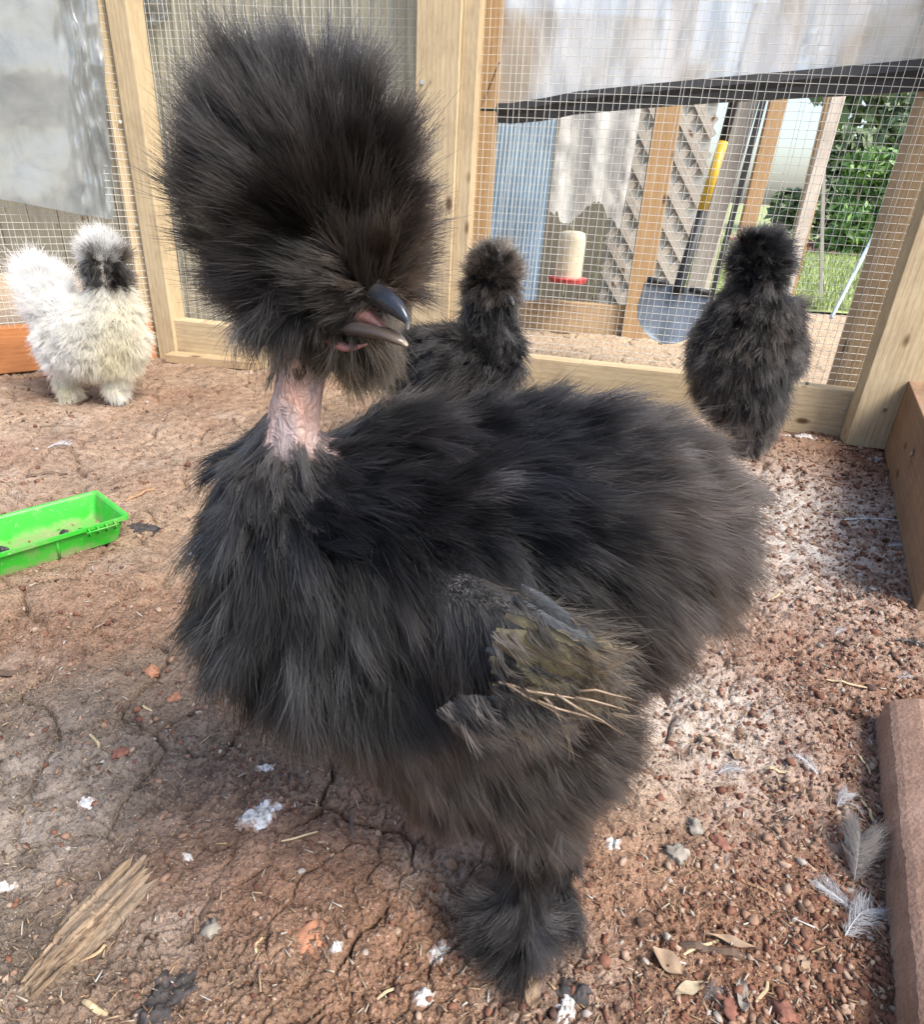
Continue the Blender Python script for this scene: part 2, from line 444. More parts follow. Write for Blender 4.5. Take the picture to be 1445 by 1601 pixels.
def beak_mat():
    m, t, b = mat('beak')
    at = nd(t, 'Attribute', attribute_name='tip').outputs['Fac']
    c = ramp(t, at, [(0.0, (0.035, 0.032, 0.03)), (0.3, (0.012, 0.014, 0.02)), (0.72, (0.02, 0.025, 0.035)), (0.93, (0.20, 0.20, 0.19)), (1.0, (0.5, 0.47, 0.42))])
    t.links.new(c.outputs[0], b.inputs['Base Color'])
    b.inputs['Roughness'].default_value = 0.3
    tc = nd(t, 'TexCoord'); nz = nd(t, 'TexNoise', Scale=420.0, Detail=4.0); t.links.new(tc.outputs['Object'], nz.inputs['Vector'])
    bump(t, b, nz.outputs[0], 0.25, 0.0006)
    rr_ = ramp(t, nz.outputs[0], [(0.35, (0.16,) * 3), (0.7, (0.42,) * 3)]); t.links.new(rr_.outputs[0], b.inputs['Roughness'])
    return m
M['beak'] = beak_mat()
def beak2_mat():
    m, t, b = mat('beak_lower')
    at = nd(t, 'Attribute', attribute_name='tip').outputs['Fac']
    c = ramp(t, at, [(0.0, (0.035, 0.03, 0.03)), (0.4, (0.055, 0.043, 0.036)), (0.78, (0.12, 0.09, 0.065)), (1.0, (0.40, 0.35, 0.28))])
    t.links.new(c.outputs[0], b.inputs['Base Color'])
    b.inputs['Roughness'].default_value = 0.25
    return m
M['beak_lower'] = beak2_mat()
M['mouth'] = plain('mouth', (0.13, 0.06, 0.05), 0.45, noise=0.5, scale=250)
M['wattle'] = plain('wattle', (0.27, 0.125, 0.11), 0.45, noise=0.35, scale=300)
M['claw'] = plain('claw', (0.05, 0.055, 0.065), 0.35, noise=0.3, scale=250)
def quill_mat(name, a, bcol, c):
    m, t, b = mat(name)
    tc = nd(t, 'TexCoord'); mp = nd(t, 'Mapping'); mp.inputs['Scale'].default_value = (60, 900, 60)
    t.links.new(tc.outputs['UV'], mp.inputs['Vector']); mp.inputs['Scale'].default_value = (26, 0.9, 1)
    n = nd(t, 'TexNoise', Scale=1.6, Detail=5.0); t.links.new(mp.outputs[0], n.inputs['Vector'])
    r = ramp(t, n.outputs[0], [(0.3, a), (0.5, bcol), (0.72, c)])
    t.links.new(r.outputs[0], b.inputs['Base Color']); b.inputs['Roughness'].default_value = 0.4
    bump(t, b, n.outputs[0], 0.5, 0.001)
    return m
M['olive_vane'] = quill_mat('olive_vane', (0.02, 0.018, 0.012), (0.075, 0.066, 0.034), (0.15, 0.125, 0.06))
M['slate_vane'] = quill_mat('slate_vane', (0.012, 0.014, 0.017), (0.035, 0.042, 0.05), (0.07, 0.085, 0.10))
M['quill'] = plain('quill', (0.19, 0.135, 0.09), 0.4)
M['white_down'] = plain('white_down', (0.58, 0.60, 0.63), 0.7)
M['grey_down'] = plain('grey_down', (0.26, 0.24, 0.23), 0.8)
M['dark_down'] = plain('dark_down', (0.07, 0.07, 0.075), 0.6)
def leaf_mat(name, lo, hi):
    m, t, b = mat(name)
    g = nd(t, 'NewGeometry'); r = ramp(t, g.outputs['Random Per Island'], [(0, lo), (1, hi)])
    t.links.new(r.outputs[0], b.inputs['Base Color']); b.inputs['Roughness'].default_value = 0.6
    b.inputs['Transmission Weight'].default_value = 0.0
    return m
M['leaf_dark'] = leaf_mat('leaf_dark', (0.09, 0.125, 0.06), (0.18, 0.25, 0.12))
M['leaf_mid'] = leaf_mat('leaf_mid', (0.10, 0.20, 0.05), (0.20, 0.34, 0.10))
M['leaf_red'] = leaf_mat('leaf_red', (0.20, 0.05, 0.05), (0.40, 0.16, 0.15))
M['grass'] = leaf_mat('grass_blade', (0.18, 0.26, 0.07), (0.36, 0.42, 0.16))
M['bark'] = plain('bark', (0.12, 0.085, 0.06), 0.9, noise=0.4, scale=30)
M['lawn_soil'] = plain('lawn_soil', (0.26, 0.30, 0.12), 0.95, noise=0.4, scale=6)

# ------------------------------------------------------------------ the setting
WO = np.array([-0.66, 1.442, 0.0]); WE = np.array([0.9811, -0.1935, 0.0]); WN = np.array([0.1935, 0.9811, 0.0])
def WP(s, z, off=0.0):
    return WO + WE * s + WN * off + np.array([0, 0, z])
def wall_at(px, py, off=0.0):                          # (along, up) on the back wall plane
    d = ray(px, py); t = ((WO + WN * off - CAM) @ WN) / (d @ WN)
    p = CAM + d * t; return float((p - WO) @ WE), float(p[2])
RO = np.array([0.775, 1.135, 0.0]); RE = nrm(np.array([-0.44, -0.90, 0.0])); RN = np.array([RE[1], -RE[0], 0.0])
if RN[0] < 0: RN = -RN

def ground_h(x, y):
    h = 0.010 * fbm(x * 4, y * 4, 3, 3) + 0.006 * fbm(x * 17, y * 17, 4, 11) + 0.0022 * fbm(x * 75, y * 75, 4, 23, 0.6)
    # drying cracks
    wx, wy = x + 0.018 * fbm(x * 22, y * 22, 3, 31), y + 0.018 * fbm(x * 22 + 9, y * 22, 3, 37)
    f1, f2 = voro(wx * 13, wy * 13, 2)
    m = sm(-0.42, -0.1, fbm(x * 7, y * 7, 2, 51)) * sm(-0.35, -0.05, fbm(x * 16, y * 16, 2, 53)) * (1 - 0.8 * loose(x, y))
    h = h - 0.014 * m * (1 - sm(0.0, 0.022 + 0.03 * m, f2 - f1)) + 0.0025 * m * sm(0.0, 0.25, f2 - f1)
    g1, g2 = voro(wx * 37 + 3, wy * 37, 8)
    m2 = sm(-0.2, 0.15, fbm(x * 9 + 4, y * 9, 2, 61))
    h = h - 0.0032 * m2 * (1 - sm(0.0, 0.09, g2 - g1))
    # grit and lumps of crumbled soil
    r1 = np.abs(fbm(x * 130, y * 130, 3, 41, 0.6)); r2 = fbm(x * 420, y * 420, 2, 43, 0.6)
    lo = loose(x, y)
    h = h - 0.0030 * np.clip(0.16 - r1, 0, 1) / 0.16 * (0.35 + 0.65 * sm(-0.1, 0.2, fbm(x * 15, y * 15, 2, 45))) + 0.0011 * r2
    c1, c2 = voro(x * 150 + 0.8 * fbm(x * 90, y * 90, 2, 71), y * 150 + 0.8 * fbm(x * 90 + 4, y * 90, 2, 72), 12)
    m3 = sm(0.05, 0.4, fbm(x * 12, y * 12, 3, 81) + 0.55 * lo)
    h = h + 0.0042 * m3 * (1 - sm(0.05, 0.5, c1)) * hash2(np.floor(x * 40), np.floor(y * 40), 5)
    d1, d2 = voro(x * 330, y * 330, 14)
    h = h + 0.0016 * (0.25 + 0.75 * m3) * (1 - sm(0.05, 0.5, d1))
    return h
def loose(x, y):                                       # loose red crumbs by the board and along the right
    d = (np.stack([x, y, 0 * x], -1) - RO) @ RN        # distance from the board (negative inside)
    return sm(-0.30, -0.04, d)

nr, ncol = 900, 820
yy = 0.10 * np.exp(np.linspace(0, math.log(2.9 / 0.10), nr))
tt = np.linspace(-1, 1, ncol)
ss = 0.55 * tt + 0.45 * tt ** 3
YY = np.repeat(yy[:, None], ncol, 1)
XX = (0.45 + 0.95 * YY) * ss[None, :]
ZZ = ground_h(XX, YY)
edge = np.maximum(sm(0.94, 1.0, np.abs(tt))[None, :] * np.ones((nr, 1)), np.maximum(sm(2.6, 2.9, YY), 1 - sm(0.10, 0.115, YY)))
ZZ = ZZ * (1 - edge) - 0.022 * edge
idx = np.arange(nr * ncol).reshape(nr, ncol)
quads = np.stack([idx[:-1, :-1], idx[:-1, 1:], idx[1:, 1:], idx[1:, :-1]], -1).reshape(-1, 4)
ground = mesh_np('ground', np.stack([XX, YY, ZZ], -1), quads, M['dirt'])
ground['kind'] = 'structure'
P2 = np.stack([XX, YY, np.zeros_like(XX)], -1).reshape(-1, 3)
def blob2(px, py, r):                                  # soft patch on the ground around the spot seen at px, py
    c = G(px, py); return np.exp(-((P2[:, 0] - c[0]) ** 2 + (P2[:, 1] - c[1]) ** 2) / (r * r))
pale = 0.85 * blob2(1240, 790, 0.16) + 0.75 * blob2(1120, 1120, 0.085) + 0.5 * blob2(1250, 900, 0.12) + 0.2 * blob2(100, 1250, 0.05) + 0.12 * blob2(90, 700, 0.25)
pale += 0.5 * np.clip(fbm(P2[:, 0] * 14, P2[:, 1] * 14, 4, 91) - 0.12, 0, 1)
beyond = sm(0.0, 0.05, (P2 - WO) @ WN)
red = np.clip(0.12 + 0.75 * loose(P2[:, 0], P2[:, 1]) + 0.5 * blob2(520, 1500, 0.09) + 0.5 * blob2(1100, 1400, 0.15) + 0.35 * blob2(150, 960, 0.13) + 0.9 * fbm(P2[:, 0] * 6, P2[:, 1] * 6, 3, 101) - 0.45 * blob2(120, 1250, 0.12), 0, 1)
grey = np.clip(0.9 * blob2(150, 1350, 0.15) + 0.55 * blob2(430, 1230, 0.10) + 0.5 * blob2(60, 1130, 0.12) + 0.4 * blob2(900, 1560, 0.06) + 0.5 * fbm(P2[:, 0] * 20, P2[:, 1] * 20, 3, 131), 0, 1)
for nm, v in (('grey', grey), ('pale', np.clip(pale, 0, 1)), ('red', red), ('sand', beyond)):
    a = ground.data.attributes.new(nm, 'FLOAT', 'POINT'); a.data.foreach_set('value', v.astype(np.float32))

yard = mesh_np('yard_ground', [(-60, -40, -0.03), (60, -40, -0.03), (60, 120, -0.03), (-60, 120, -0.03)], [(0, 1, 2, 3)], M['dirt'])
yard['kind'] = 'structure'
lawn = mesh_np('lawn', [(0.25, 2.75, 0.0), (40, 2.0, 0.0), (60, 90, 0.0), (-30, 90, 0.0), (-30, 6.0, 0.0), (0.2, 6.0, 0.0)], [(0, 1, 2, 3, 4, 5)], M['lawn_soil'])
lawn['kind'] = 'structure'

def GZ(px, py):                                        # point on the uneven ground
    p = G(px, py)
    for _ in range(3):
        z = float(ground_h(np.array([p[0]]), np.array([p[1]]))[0]); p = G(px, py, z)
    return p
def gz(x, y):
    return float(ground_h(np.array([x]), np.array([y]))[0])

# ------------------------------------------------------------------ boards
def board(name, a, b, side, width, thick, m, parent, label=None, bev=0.0015, end_jag=0.0):
    """a board from a to b (centre line); side = direction of its width; local X along it"""
    a, b = np.asarray(a, float), np.asarray(b, float)
    ex = nrm(b - a); L = np.linalg.norm(b - a)
    ey = np.asarray(side, float); ey = nrm(ey - ex * (ey @ ex)); ez = np.cross(ex, ey)
    bm = bmesh.new()
    bmesh.ops.create_cube(bm, size=1.0)
    for v in bm.verts: v.co = Vector((v.co.x * L, v.co.y * width, v.co.z * thick))
    bmesh.ops.bevel(bm, geom=bm.edges[:], offset=bev, segments=2, profile=0.5, affect='EDGES')
    me = bpy.data.meshes.new(name); bm.to_mesh(me); bm.free()
    me.materials.append(m)
    o = bpy.data.objects.new(name, me); COL.objects.link(o)
    c = (a + b) / 2
    o.matrix_basis = Matrix(((ex[0], ey[0], ez[0], c[0]), (ex[1], ey[1], ez[1], c[1]), (ex[2], ey[2], ez[2], c[2]), (0, 0, 0, 1)))
    if parent is not None: child(o, parent)
    if label: o['label'] = label
    return o

def wire_net(name, org, e, n, s0, s1, z0, z1, parent, cell=0.0127, rad=0.00043, seed=0):
    rg = np.random.default_rng(seed)
    mb = MB()
    V, F = [], []
    def strip(pts):
        pts = np.asarray(pts); k = len(pts)
        d = nrm(pts[-1] - pts[0]); a = nrm(np.cross(d, n)); b = np.asarray(n)
        base = len(V)
        for p in pts:
            V.extend([p + rad * a, p + rad * b, p - rad * a, p - rad * b])
        for i in range(k - 1):
            for j in range(4):
                q = base + 4 * i; F.append((q + j, q + (j + 1) % 4, q + 4 + (j + 1) % 4, q + 4 + j))
    zs = np.linspace(z0, z1, 14); sgrid = np.linspace(s0, s1, 28)
    bow = lambda s, z: 0.004 * math.sin(s * 9 + z * 5) + 0.003 * math.sin(s * 23 + 1)
    s = s0
    while s < s1:
        j = rg.normal(0, 0.0009); lean = rg.normal(0, 0.0014)
        strip([org + e * (s + j + lean * (z - z0) * 3 + rg.normal(0, 0.0002)) + n * bow(s, z) + np.array([0, 0, z]) for z in zs]); s += cell
    z = z0
    while z < z1:
        j = rg.normal(0, 0.0004)
        strip([org + e * q + n * (bow(q, z) + 0.0009) + np.array([0, 0, z + j + 0.0012 * math.sin(q * 7 + z * 3)]) for q in sgrid]); z += cell
    o = mesh_np(name, V, F, M['wire'], parent, smooth=False)
    o['kind'] = 'stuff'
    return o

# back wall of the pen
sR0, _ = wall_at(1312, 679, -0.02); sR1, _ = wall_at(1398, 697, -0.02)
sC0, _ = wall_at(652, 150, -0.02); sC1, _ = wall_at(726, 150, -0.02)
bw = thing('pen_wall', WP(0.7, 0), 'back wall of the run, pine posts and rail with wire netting between', 'pen wall')
ZT = 1.25
board('bottom_rail', WP(0.02, 0.042), WP(sR0 + 0.02, 0.042), (0, 0, 1), 0.088, 0.036, M['pine'], bw)
board('post', WP((sC0 + sC1) / 2 - 0.006, 0.088, -0.004), WP((sC0 + sC1) / 2 - 0.006, ZT, -0.004), WE, 0.075, 0.04, M['pine'], bw, 'pale yellow post that rises behind the big black hen')
board('post', WP(sC1 + 0.004, 0.088, 0.012), WP(sC1 + 0.004, ZT, 0.012), WE, 0.028, 0.05, M['pine'], bw)
board('post', WP((sR0 + sR1) / 2, 0.0, -0.043), WP((sR0 + sR1) / 2, ZT, -0.043), WE, sR1 - sR0, 0.038, M['pine'], bw, 'broad pale post beside the brown side board')
board('post', WP(0.0, 0.0, -0.002), WP(0.0, ZT, -0.002), WE, 0.042, 0.05, M['pine'], bw, 'narrow post where the two netted walls meet')
sx, _ = wall_at(1352, 520, 0.06)
board('stud', WP(sx, 0.0, 0.06), WP(sx, ZT, 0.06), WE, 0.062, 0.038, M['pine_old'], bw, 'weathered stud behind the netting')
sx2, _ = wall_at(748, 240, 0.05)
board('stud', WP(sx2 + 0.016, 0.0, 0.05), WP(sx2 + 0.016, ZT, 0.05), WE, 0.03, 0.03, M['orange_post'], bw)
wire_net('wire_mesh', WO + WN * 0.021, WE, WN, 0.02, sR1 + 0.03, 0.03, ZT, bw, seed=1)
for px, py in ((1262, 600), (1320, 640), (1383, 640), (1215, 640), (662, 130), (668, 420)):
    s_, z_ = wall_at(px, py, -0.06 if px > 1300 else -0.02)
    mb = MB(); of = -0.0625 if px > 1300 else (-0.0185 if py > 590 else -0.0245)
    mb.tube([WP(s_, z_, of), WP(s_, z_, of - 0.002)], 0.0035, 8)
    mb.build('screw_head', M['nail'], bw)

# left wall, meets the back wall at the corner post
LE = nrm(np.array([-0.235, -0.19, 0.0])); LN = np.array([LE[1], -LE[0], 0.0])
if LN[1] < 0: LN = -LN
LO = WO + WE * (-0.028)
lw = thing('pen_wall', LO + LE * 0.3, 'netted wall by the white hen with an orange board along its foot', 'pen wall')
board('bottom_rail', LO + LE * 0.02 + [0, 0, 0.042], LO + LE * 0.9 + [0, 0, 0.042], (0, 0, 1), 0.086, 0.036, M['cedar'], lw, 'orange brown foot board')
board('post', LO + LE * 0.004 + LN * 0.01, LO + LE * 0.004 + LN * 0.01 + [0, 0, ZT], LE, 0.06, 0.036, M['pine'], lw)
wire_net('wire_mesh', LO - LN * 0.012, LE, -LN, -0.012, 0.9, 0.03, ZT, lw, seed=2)
for i, z in enumerate((0.16, 0.27, 0.30, 0.45, 0.52, 0.66)):
    mb = MB(); p = LO - LN * 0.014 + LE * (0.02 if i % 2 else -0.004) + np.array([0, 0, z])
    mb.tube([p, p - LN * 0.003], 0.003, 8); mb.build('staple', M['nail'], lw)
# the short offcut lying against the rail
q0, q1 = GZ(262, 567), GZ(402, 580)
oc = board('plank_offcut', [q0[0], q0[1] + 0.012, q0[2] + 0.010], [q1[0], q1[1] + 0.012, q1[2] + 0.010], (0.2, 1, 0), 0.035, 0.018, M['pine_old'], None)
tag(oc, 'short pine offcut lying flat on the dirt against the back rail', 'plank')

# right side board and the low kerb block in front of it
rb = thing('side_board', RO + RE * 0.25, 'brown side board running from the corner post towards the viewer', 'board')
board('plank', RO + [0, 0, 0.062], RO + RE * 0.62 + [0, 0, 0.062], (0, 0, 1), 0.124, 0.036, M['brown_board'], rb)
for k, d in enumerate((0.04, 0.3)):
    mb = MB(); p = RO + RE * d - RN * 0.0185 + np.array([0, 0, 0.075]); mb.tube([p, p - RN * 0.0015], 0.004, 8); mb.build('screw_head', M['nail'], rb)
def kerb():
    a, b = GZ(1370, 1122), GZ(1398, 1590)
    d = nrm(np.array([b[0] - a[0], b[1] - a[1], 0])); n = np.array([-d[1], d[0], 0])
    if n[0] < 0: n = -n
    L, Wd, Hh = 0.36, 0.11, 0.045
    nx, prof = 200, []
    for k in range(19):
        t = k / 18
        if t < 0.3: prof.append((0, -0.02 + (Hh - 0.012 + 0.02) * t / 0.3))
        elif t < 0.5:
            an = (t - 0.3) / 0.2 * math.pi / 2; prof.append((0.014 - 0.014 * math.cos(an), Hh - 0.012 + 0.012 * math.sin(an)))
        elif t < 0.9: prof.append((0.014 + (Wd - 0.028) * (t - 0.5) / 0.4, Hh))
        else:
            prof.append((Wd - 0.014 + 0.014 * (t - 0.9) / 0.1, Hh - 0.02 * (t - 0.9) / 0.1))
    prof.append((Wd, -0.02))
    prof = [(0.0, -0.02), (0.0, 0.0), (0.0005, 0.012), (0.001, 0.022), (0.0025, 0.0285), (0.006, 0.0325), (0.011, 0.0365), (0.0165, 0.0405), (0.0195, 0.0425), (0.0235, 0.0436), (0.027, 0.0438)] + [(0.030 + 0.0015 * q, 0.044) for q in range(44)] + [(0.098, 0.043), (0.106, 0.037), (0.11, 0.02), (0.11, -0.02)]
    V = []
    for i in range(nx):
        u = i / (nx - 1)
        for k, (pn, pz) in enumerate(prof):
            e = min(u * L, (1 - u) * L); shrink = max(0, 0.004 - e) * 0.9
            q = a + d * (u * L) + n * (pn + (shrink if k < 9 else -shrink)) 
            z = pz - (shrink if pz > 0.02 else 0)
            w_ = 0.0012 * fbm(np.array([u * 20.]), np.array([k * 0.3]), 3, 5)[0] + 0.0006 * fbm(np.array([u * 160.]), np.array([k * 2.]), 2, 6)[0]
            cr = 0
            if pn > 0.006:
                cx = 0.66 + 0.012 * math.sin(pn * 190); cr += -0.007 * math.exp(-((u - cx) / 0.0045) ** 2) * (pn > 0.03)
                cy = 0.047 + 0.005 * math.sin(u * 11) + 0.002 * math.sin(u * 41); cr += (-0.006 * math.exp(-((pn - cy) / 0.0011) ** 2)) * (0.35 + 0.65 * (math.sin(u * 17) > -0.3)) if u < 0.8 else 0
            V.append((q[0] + n[0] * w_, q[1] + n[1] * w_, z * 0.8 + w_ + cr + a[2]))
    m_ = len(prof); F = []
    for i in range(nx - 1):
        for k in range(m_ - 1):
            F.append((i * m_ + k, i * m_ + k + 1, (i + 1) * m_ + k + 1, (i + 1) * m_ + k))
    F.append(tuple(range(m_))[::-1]); F.append(tuple((nx - 1) * m_ + k for k in range(m_)))
    m, t, bs = mat('kerb_paint')
    tc = nd(t, 'TexCoord'); n1 = nd(t, 'TexNoise', Scale=22.0, Detail=7.0, Roughness=0.65); n2 = nd(t, 'TexNoise', Scale=380.0, Detail=4.0)
    for q in (n1, n2): t.links.new(tc.outputs['Object'], q.inputs['Vector'])
    c = ramp(t, n1.outputs[0], [(0.3, (0.21, 0.125, 0.085)), (0.55, (0.32, 0.20, 0.145)), (0.75, (0.40, 0.275, 0.21))]).outputs[0]
    c = mixc(t, 0.45, c, ramp(t, n2.outputs[0], [(0.3, (0.5,) * 3), (0.55, (1,) * 3), (0.75, (1.35,) * 3)]).outputs[0], 'MULTIPLY')
    t.links.new(c, bs.inputs['Base Color']); bs.inputs['Roughness'].default_value = 0.85
    bump(t, bs, n2.outputs[0], 0.5, 0.0015)
    o = mesh_np('kerb_block', V, F, m, smooth=False)
    tag(o, 'cracked reddish brown block with a rounded edge lying along the dirt', 'block')
kerb()

# ------------------------------------------------------------------ plastic films
def film(name, c00, c10, c11, c01, m, nu, nv, wav, thick=0.0006, edge=None):
    """a hanging sheet spanned by four corners (u along, v up), wav(u, v) pushes it out of its plane"""
    c00, c10, c11, c01 = map(np.asarray, (c00, c10, c11, c01))
    nn = nrm(np.cross(c10 - c00, c01 - c00))
    u, v = np.meshgrid(np.linspace(0, 1, nu), np.linspace(0, 1, nv))
    v2 = v.copy()
    if edge is not None:
        v2 = edge(u) + v * (1 - edge(u))
    P = ((1 - u) * (1 - v2))[..., None] * c00 + (u * (1 - v2))[..., None] * c10 + (u * v2)[..., None] * c11 + ((1 - u) * v2)[..., None] * c01
    P = P + wav(u, v2)[..., None] * nn
    i = np.arange(nu * nv).reshape(nv, nu)
    q = np.stack([i[:-1, :-1], i[:-1, 1:], i[1:, 1:], i[1:, :-1]], -1).reshape(-1, 4)
    return mesh_np(name, P.reshape(-1, 3), q, m)

def LP(px, py, off):                                    # point on the left wall plane, pushed off towards the pen
    d = ray(px, py); o = LO - LN * off; t = ((o - CAM) @ LN) / (d @ LN); return CAM + d * t
def crease(u, v):
    w_ = 0.010 * fbm(u * 3, v * 3, 2, 7) + 0.0012 * fbm(u * 9, v * 6, 3, 9)
    for (a, b, c, s, h) in ((1, 0.10, 0.95, 0.010, 0.010), (1, 0.06, 0.90, 0.014, 0.006), (1, 0.22, 1.06, 0.008, 0.007)):
        w_ = w_ + h * np.exp(-((a * u + b * v - c + 0.05 * fbm(u * 4, v * 4, 2, 13)) / s) ** 2)
    return w_ + 0.026 * sm(0.74, 1.0, u) * fbm(u * 15, v * 5, 3, 15)
f1 = film('plastic_sheet', LP(-260, 290, 0.03), LP(183, 343, 0.03), LP(146, -60, 0.03), LP(-260, -110, 0.03), M['film_left'], 150, 130, crease,
          edge=lambda u: 0.02 + 0.025 * np.sin(u * 5) * u)
tag(f1, 'clear crumpled plastic sheet hanging over the netting above the white hen', 'plastic sheet')

def W2(px, py, off):
    s_, z_ = wall_at(px, py, off); return WP(s_, z_, off)
wav2 = lambda u, v: 0.012 * fbm(u * 5, v * 3, 3, 17) + 0.006 * fbm(u * 30, v * 3, 3, 19)
f2 = film('plastic_sheet', W2(752, 175, 0.05), W2(1560, 95, 0.05), W2(1640, -330, 0.05), W2(742, -330, 0.05), M['film_right'], 160, 60, wav2)
tag(f2, 'milky stained plastic sheet stretched above the black strip behind the netting', 'plastic sheet')
wav3 = lambda u, v: 0.0045 * np.sin(u * 2 * np.pi * 34) + 0.01 * fbm(u * 4, v * 3, 3, 27)
f3 = film('plastic_sheet', W2(240, 520, 0.045), W2(690, 545, 0.045), W2(690, -330, 0.045), W2(150, -330, 0.045), M['film_mid'], 280, 40, wav3)
tag(f3, 'ribbed olive plastic sheet behind the netting and the big hen crest', 'plastic sheet')
f4 = film('plastic_scrap', W2(205, 70, 0.036), W2(262, 45, 0.036), W2(270, -60, 0.036), W2(196, -60, 0.036), M['film_left'], 50, 40,
          lambda u, v: 0.014 * fbm(u * 5, v * 4, 4, 41), edge=lambda u: 0.2 * np.abs(fbm(u * 7, u * 0, 2, 43)) + 0.1 * u)
tag(f4, 'small shiny scrap of plastic beside the top of the corner post', 'plastic scrap')
# black strip that weighs the sheet down
def batten():
    pts = [(738, 176, 22), (800, 178, 27), (850, 172, 30), (900, 162, 30), (1000, 152, 31), (1120, 142, 33), (1260, 132, 37), (1400, 122, 42), (1560, 108, 46)]
    V, F = [], []
    for i, (px, py, hpx) in enumerate(pts):
        c = W2(px, py, 0.044); hh = hpx * depth(c) / FOC / 2
        for (dn, dz) in ((-0.006, -hh), (0.006, -hh), (0.008, 0), (0.006, hh), (-0.006, hh), (-0.010, hh * 0.3), (-0.007, -hh * 0.2)):
            V.append(c + WN * dn + np.array([0, 0, dz]))
    n = 7
    for i in range(len(pts) - 1):
        for k in range(n): F.append((i * n + k, i * n + (k + 1) % n, (i + 1) * n + (k + 1) % n, (i + 1) * n + k))
    F.append(tuple(range(n))[::-1]); F.append(tuple((len(pts) - 1) * n + k for k in range(n)))
    o = mesh_np('black_strip', V, F, M['black_batten'], smooth=False)
    tag(o, 'long black strip along the lower edge of the milky plastic sheet', 'strip')
batten()
mb = MB(); mb.tube([W2(757, 158, 0.03), W2(770, 125, 0.035), W2(781, 98, 0.036)], 0.0013, 6)
tag(mb.build('bare_twig', M['twig']), 'short dark twig caught in the netting above the black strip', 'twig')

# ------------------------------------------------------------------ beyond the netting
def upright(name, px0, py0, px1, py1, Y, wpx, m, label, cat, group=None, thick=0.035, toground=True, side=(1, -0.15, 0)):
    a, b = AT(px0, py0, Y), AT(px1, py1, Y)
    wd = wpx * depth(b) / FOC
    dirv = nrm(a - b)
    lo = b - dirv * ((b[2] + 0.015) / dirv[2]) if toground else b
    hi = a + dirv * 0.5
    o = board(name, lo, hi, side, wd, thick, m, None)
    return tag(o, label, cat, group)
upright('outer_post', 1045, 175, 992, 505, 1.98, 34, M['orange_post'], 'orange brown post behind the shovel outside the netting', 'post')
upright('outer_post', 1215, 165, 1166, 365, 2.1, 23, M['orange_post'], 'narrow tan post just behind the head of the upright black hen', 'post', thick=0.03)
upright('outer_post', 1302, 160, 1252, 370, 2.3, 21, M['orange_post'], 'tan post in front of the green bushes beyond the netting', 'post', thick=0.03)
upright('outer_post', 760, 190, 752, 470, 1.75, 14, M['orange_post'], 'thin orange post beside the blue corrugated sheet', 'post', thick=0.03)
upright('weathered_board', 1165, 180, 1075, 490, 2.15, 26, M['grey_wood'], 'grey weathered board leaning behind the yellow handled shovel', 'board', thick=0.02)
upright('weathered_board', 1262, 330, 1232, 440, 2.2, 18, M['pale_wood'], 'pale weathered board between the two narrow tan posts', 'board', thick=0.02)
upright('weathered_board', 1120, 330, 1085, 480, 2.3, 30, M['pale_wood'], 'broad pale board low behind the shovel shaft', 'board', thick=0.02)
upright('dark_pole', 1192, 165, 1148, 330, 2.05, 8, M['black_rubber'], 'thin dark pole standing beside the yellow shovel handle', 'pole', thick=0.014)
upright('dark_pole', 1290, 180, 1283, 470, 3.1, 5, M['grey_wood'], 'thin grey stake at the edge of the lawn', 'stake', thick=0.012)
sx3 = AT(1340, 420, 2.2); sx4 = AT(1300, 497, 2.0)
mb = MB(); mb.tube([sx4, sx3, sx3 + (sx3 - sx4) * 1.2], 0.006, 8)
tag(mb.build('tool_handle', M['blue_metal'], smooth=True), 'slim blue grey tool handle leaning by the lawn', 'handle')
# outer frame at the back of the sandy strip
a, b = AT(800, 497, 2.02), AT(1010, 525, 1.98)
tag(board('outer_rail', [a[0] - 0.5, a[1] + 0.05, 0.04], [b[0] + 0.03, b[1] + 0.02, 0.04], (0, 0, 1), 0.09, 0.035, M['pine_old'], None), 'low brown rail behind the sandy strip outside the netting', 'rail')
# grey boarded shed wall
shed = thing('shed_wall', (-0.4, 2.45, 0), 'grey brown boarded shed wall behind the netting and the ribbed plastic', 'shed wall')
for k in range(26):
    x = -2.15 + k * 0.105
    mm = M['shed_wood']
    board('plank', [x, 2.46 + 0.004 * random.random(), -0.02], [x + 0.002, 2.46, 0.86 + (0.9 if x < -0.02 else 0.0)], (1, 0, 0), 0.101, 0.02, mm, shed)
# lattice
lat = thing('lattice_panel', AT(1010, 480, 2.1) * [1, 1, 0], 'grey diagonal lattice panel behind the orange brown post', 'lattice')
la, lb, Yl = AT(950, 480, 2.1), AT(1085, 170, 2.1), 2.1
x0, x1, z0, z1 = la[0] - 0.03, la[0] + 0.22, 0.0, lb[2] + 0.1
def clip_line(x, s):
    # line through (x, z0) with slope s, clipped to the panel
    pts = []
    za, zb = z0 + s * (x0 - x), z0 + s * (x1 - x)
    lo, hi = min(za, zb), max(za, zb)
    if hi < z0 or lo > z1: return None
    f = lambda z: x + (z - z0) / s
    za, zb = max(lo, z0), min(hi, z1)
    if zb - za < 0.03: return None
    return (f(za), za), (f(zb), zb)
for s in (1.3, -1.3):
    for k in range(-14, 16):
        c = clip_line(x0 + k * 0.066, s)
        if c:
            off = 0.003 if s > 0 else -0.003
            board('slat', [c[0][0], Yl + off, c[0][1]], [c[1][0], Yl + off, c[1][1]], (1, 0, 0.5), 0.022, 0.004, M['grey_wood'], lat, bev=0.0006)
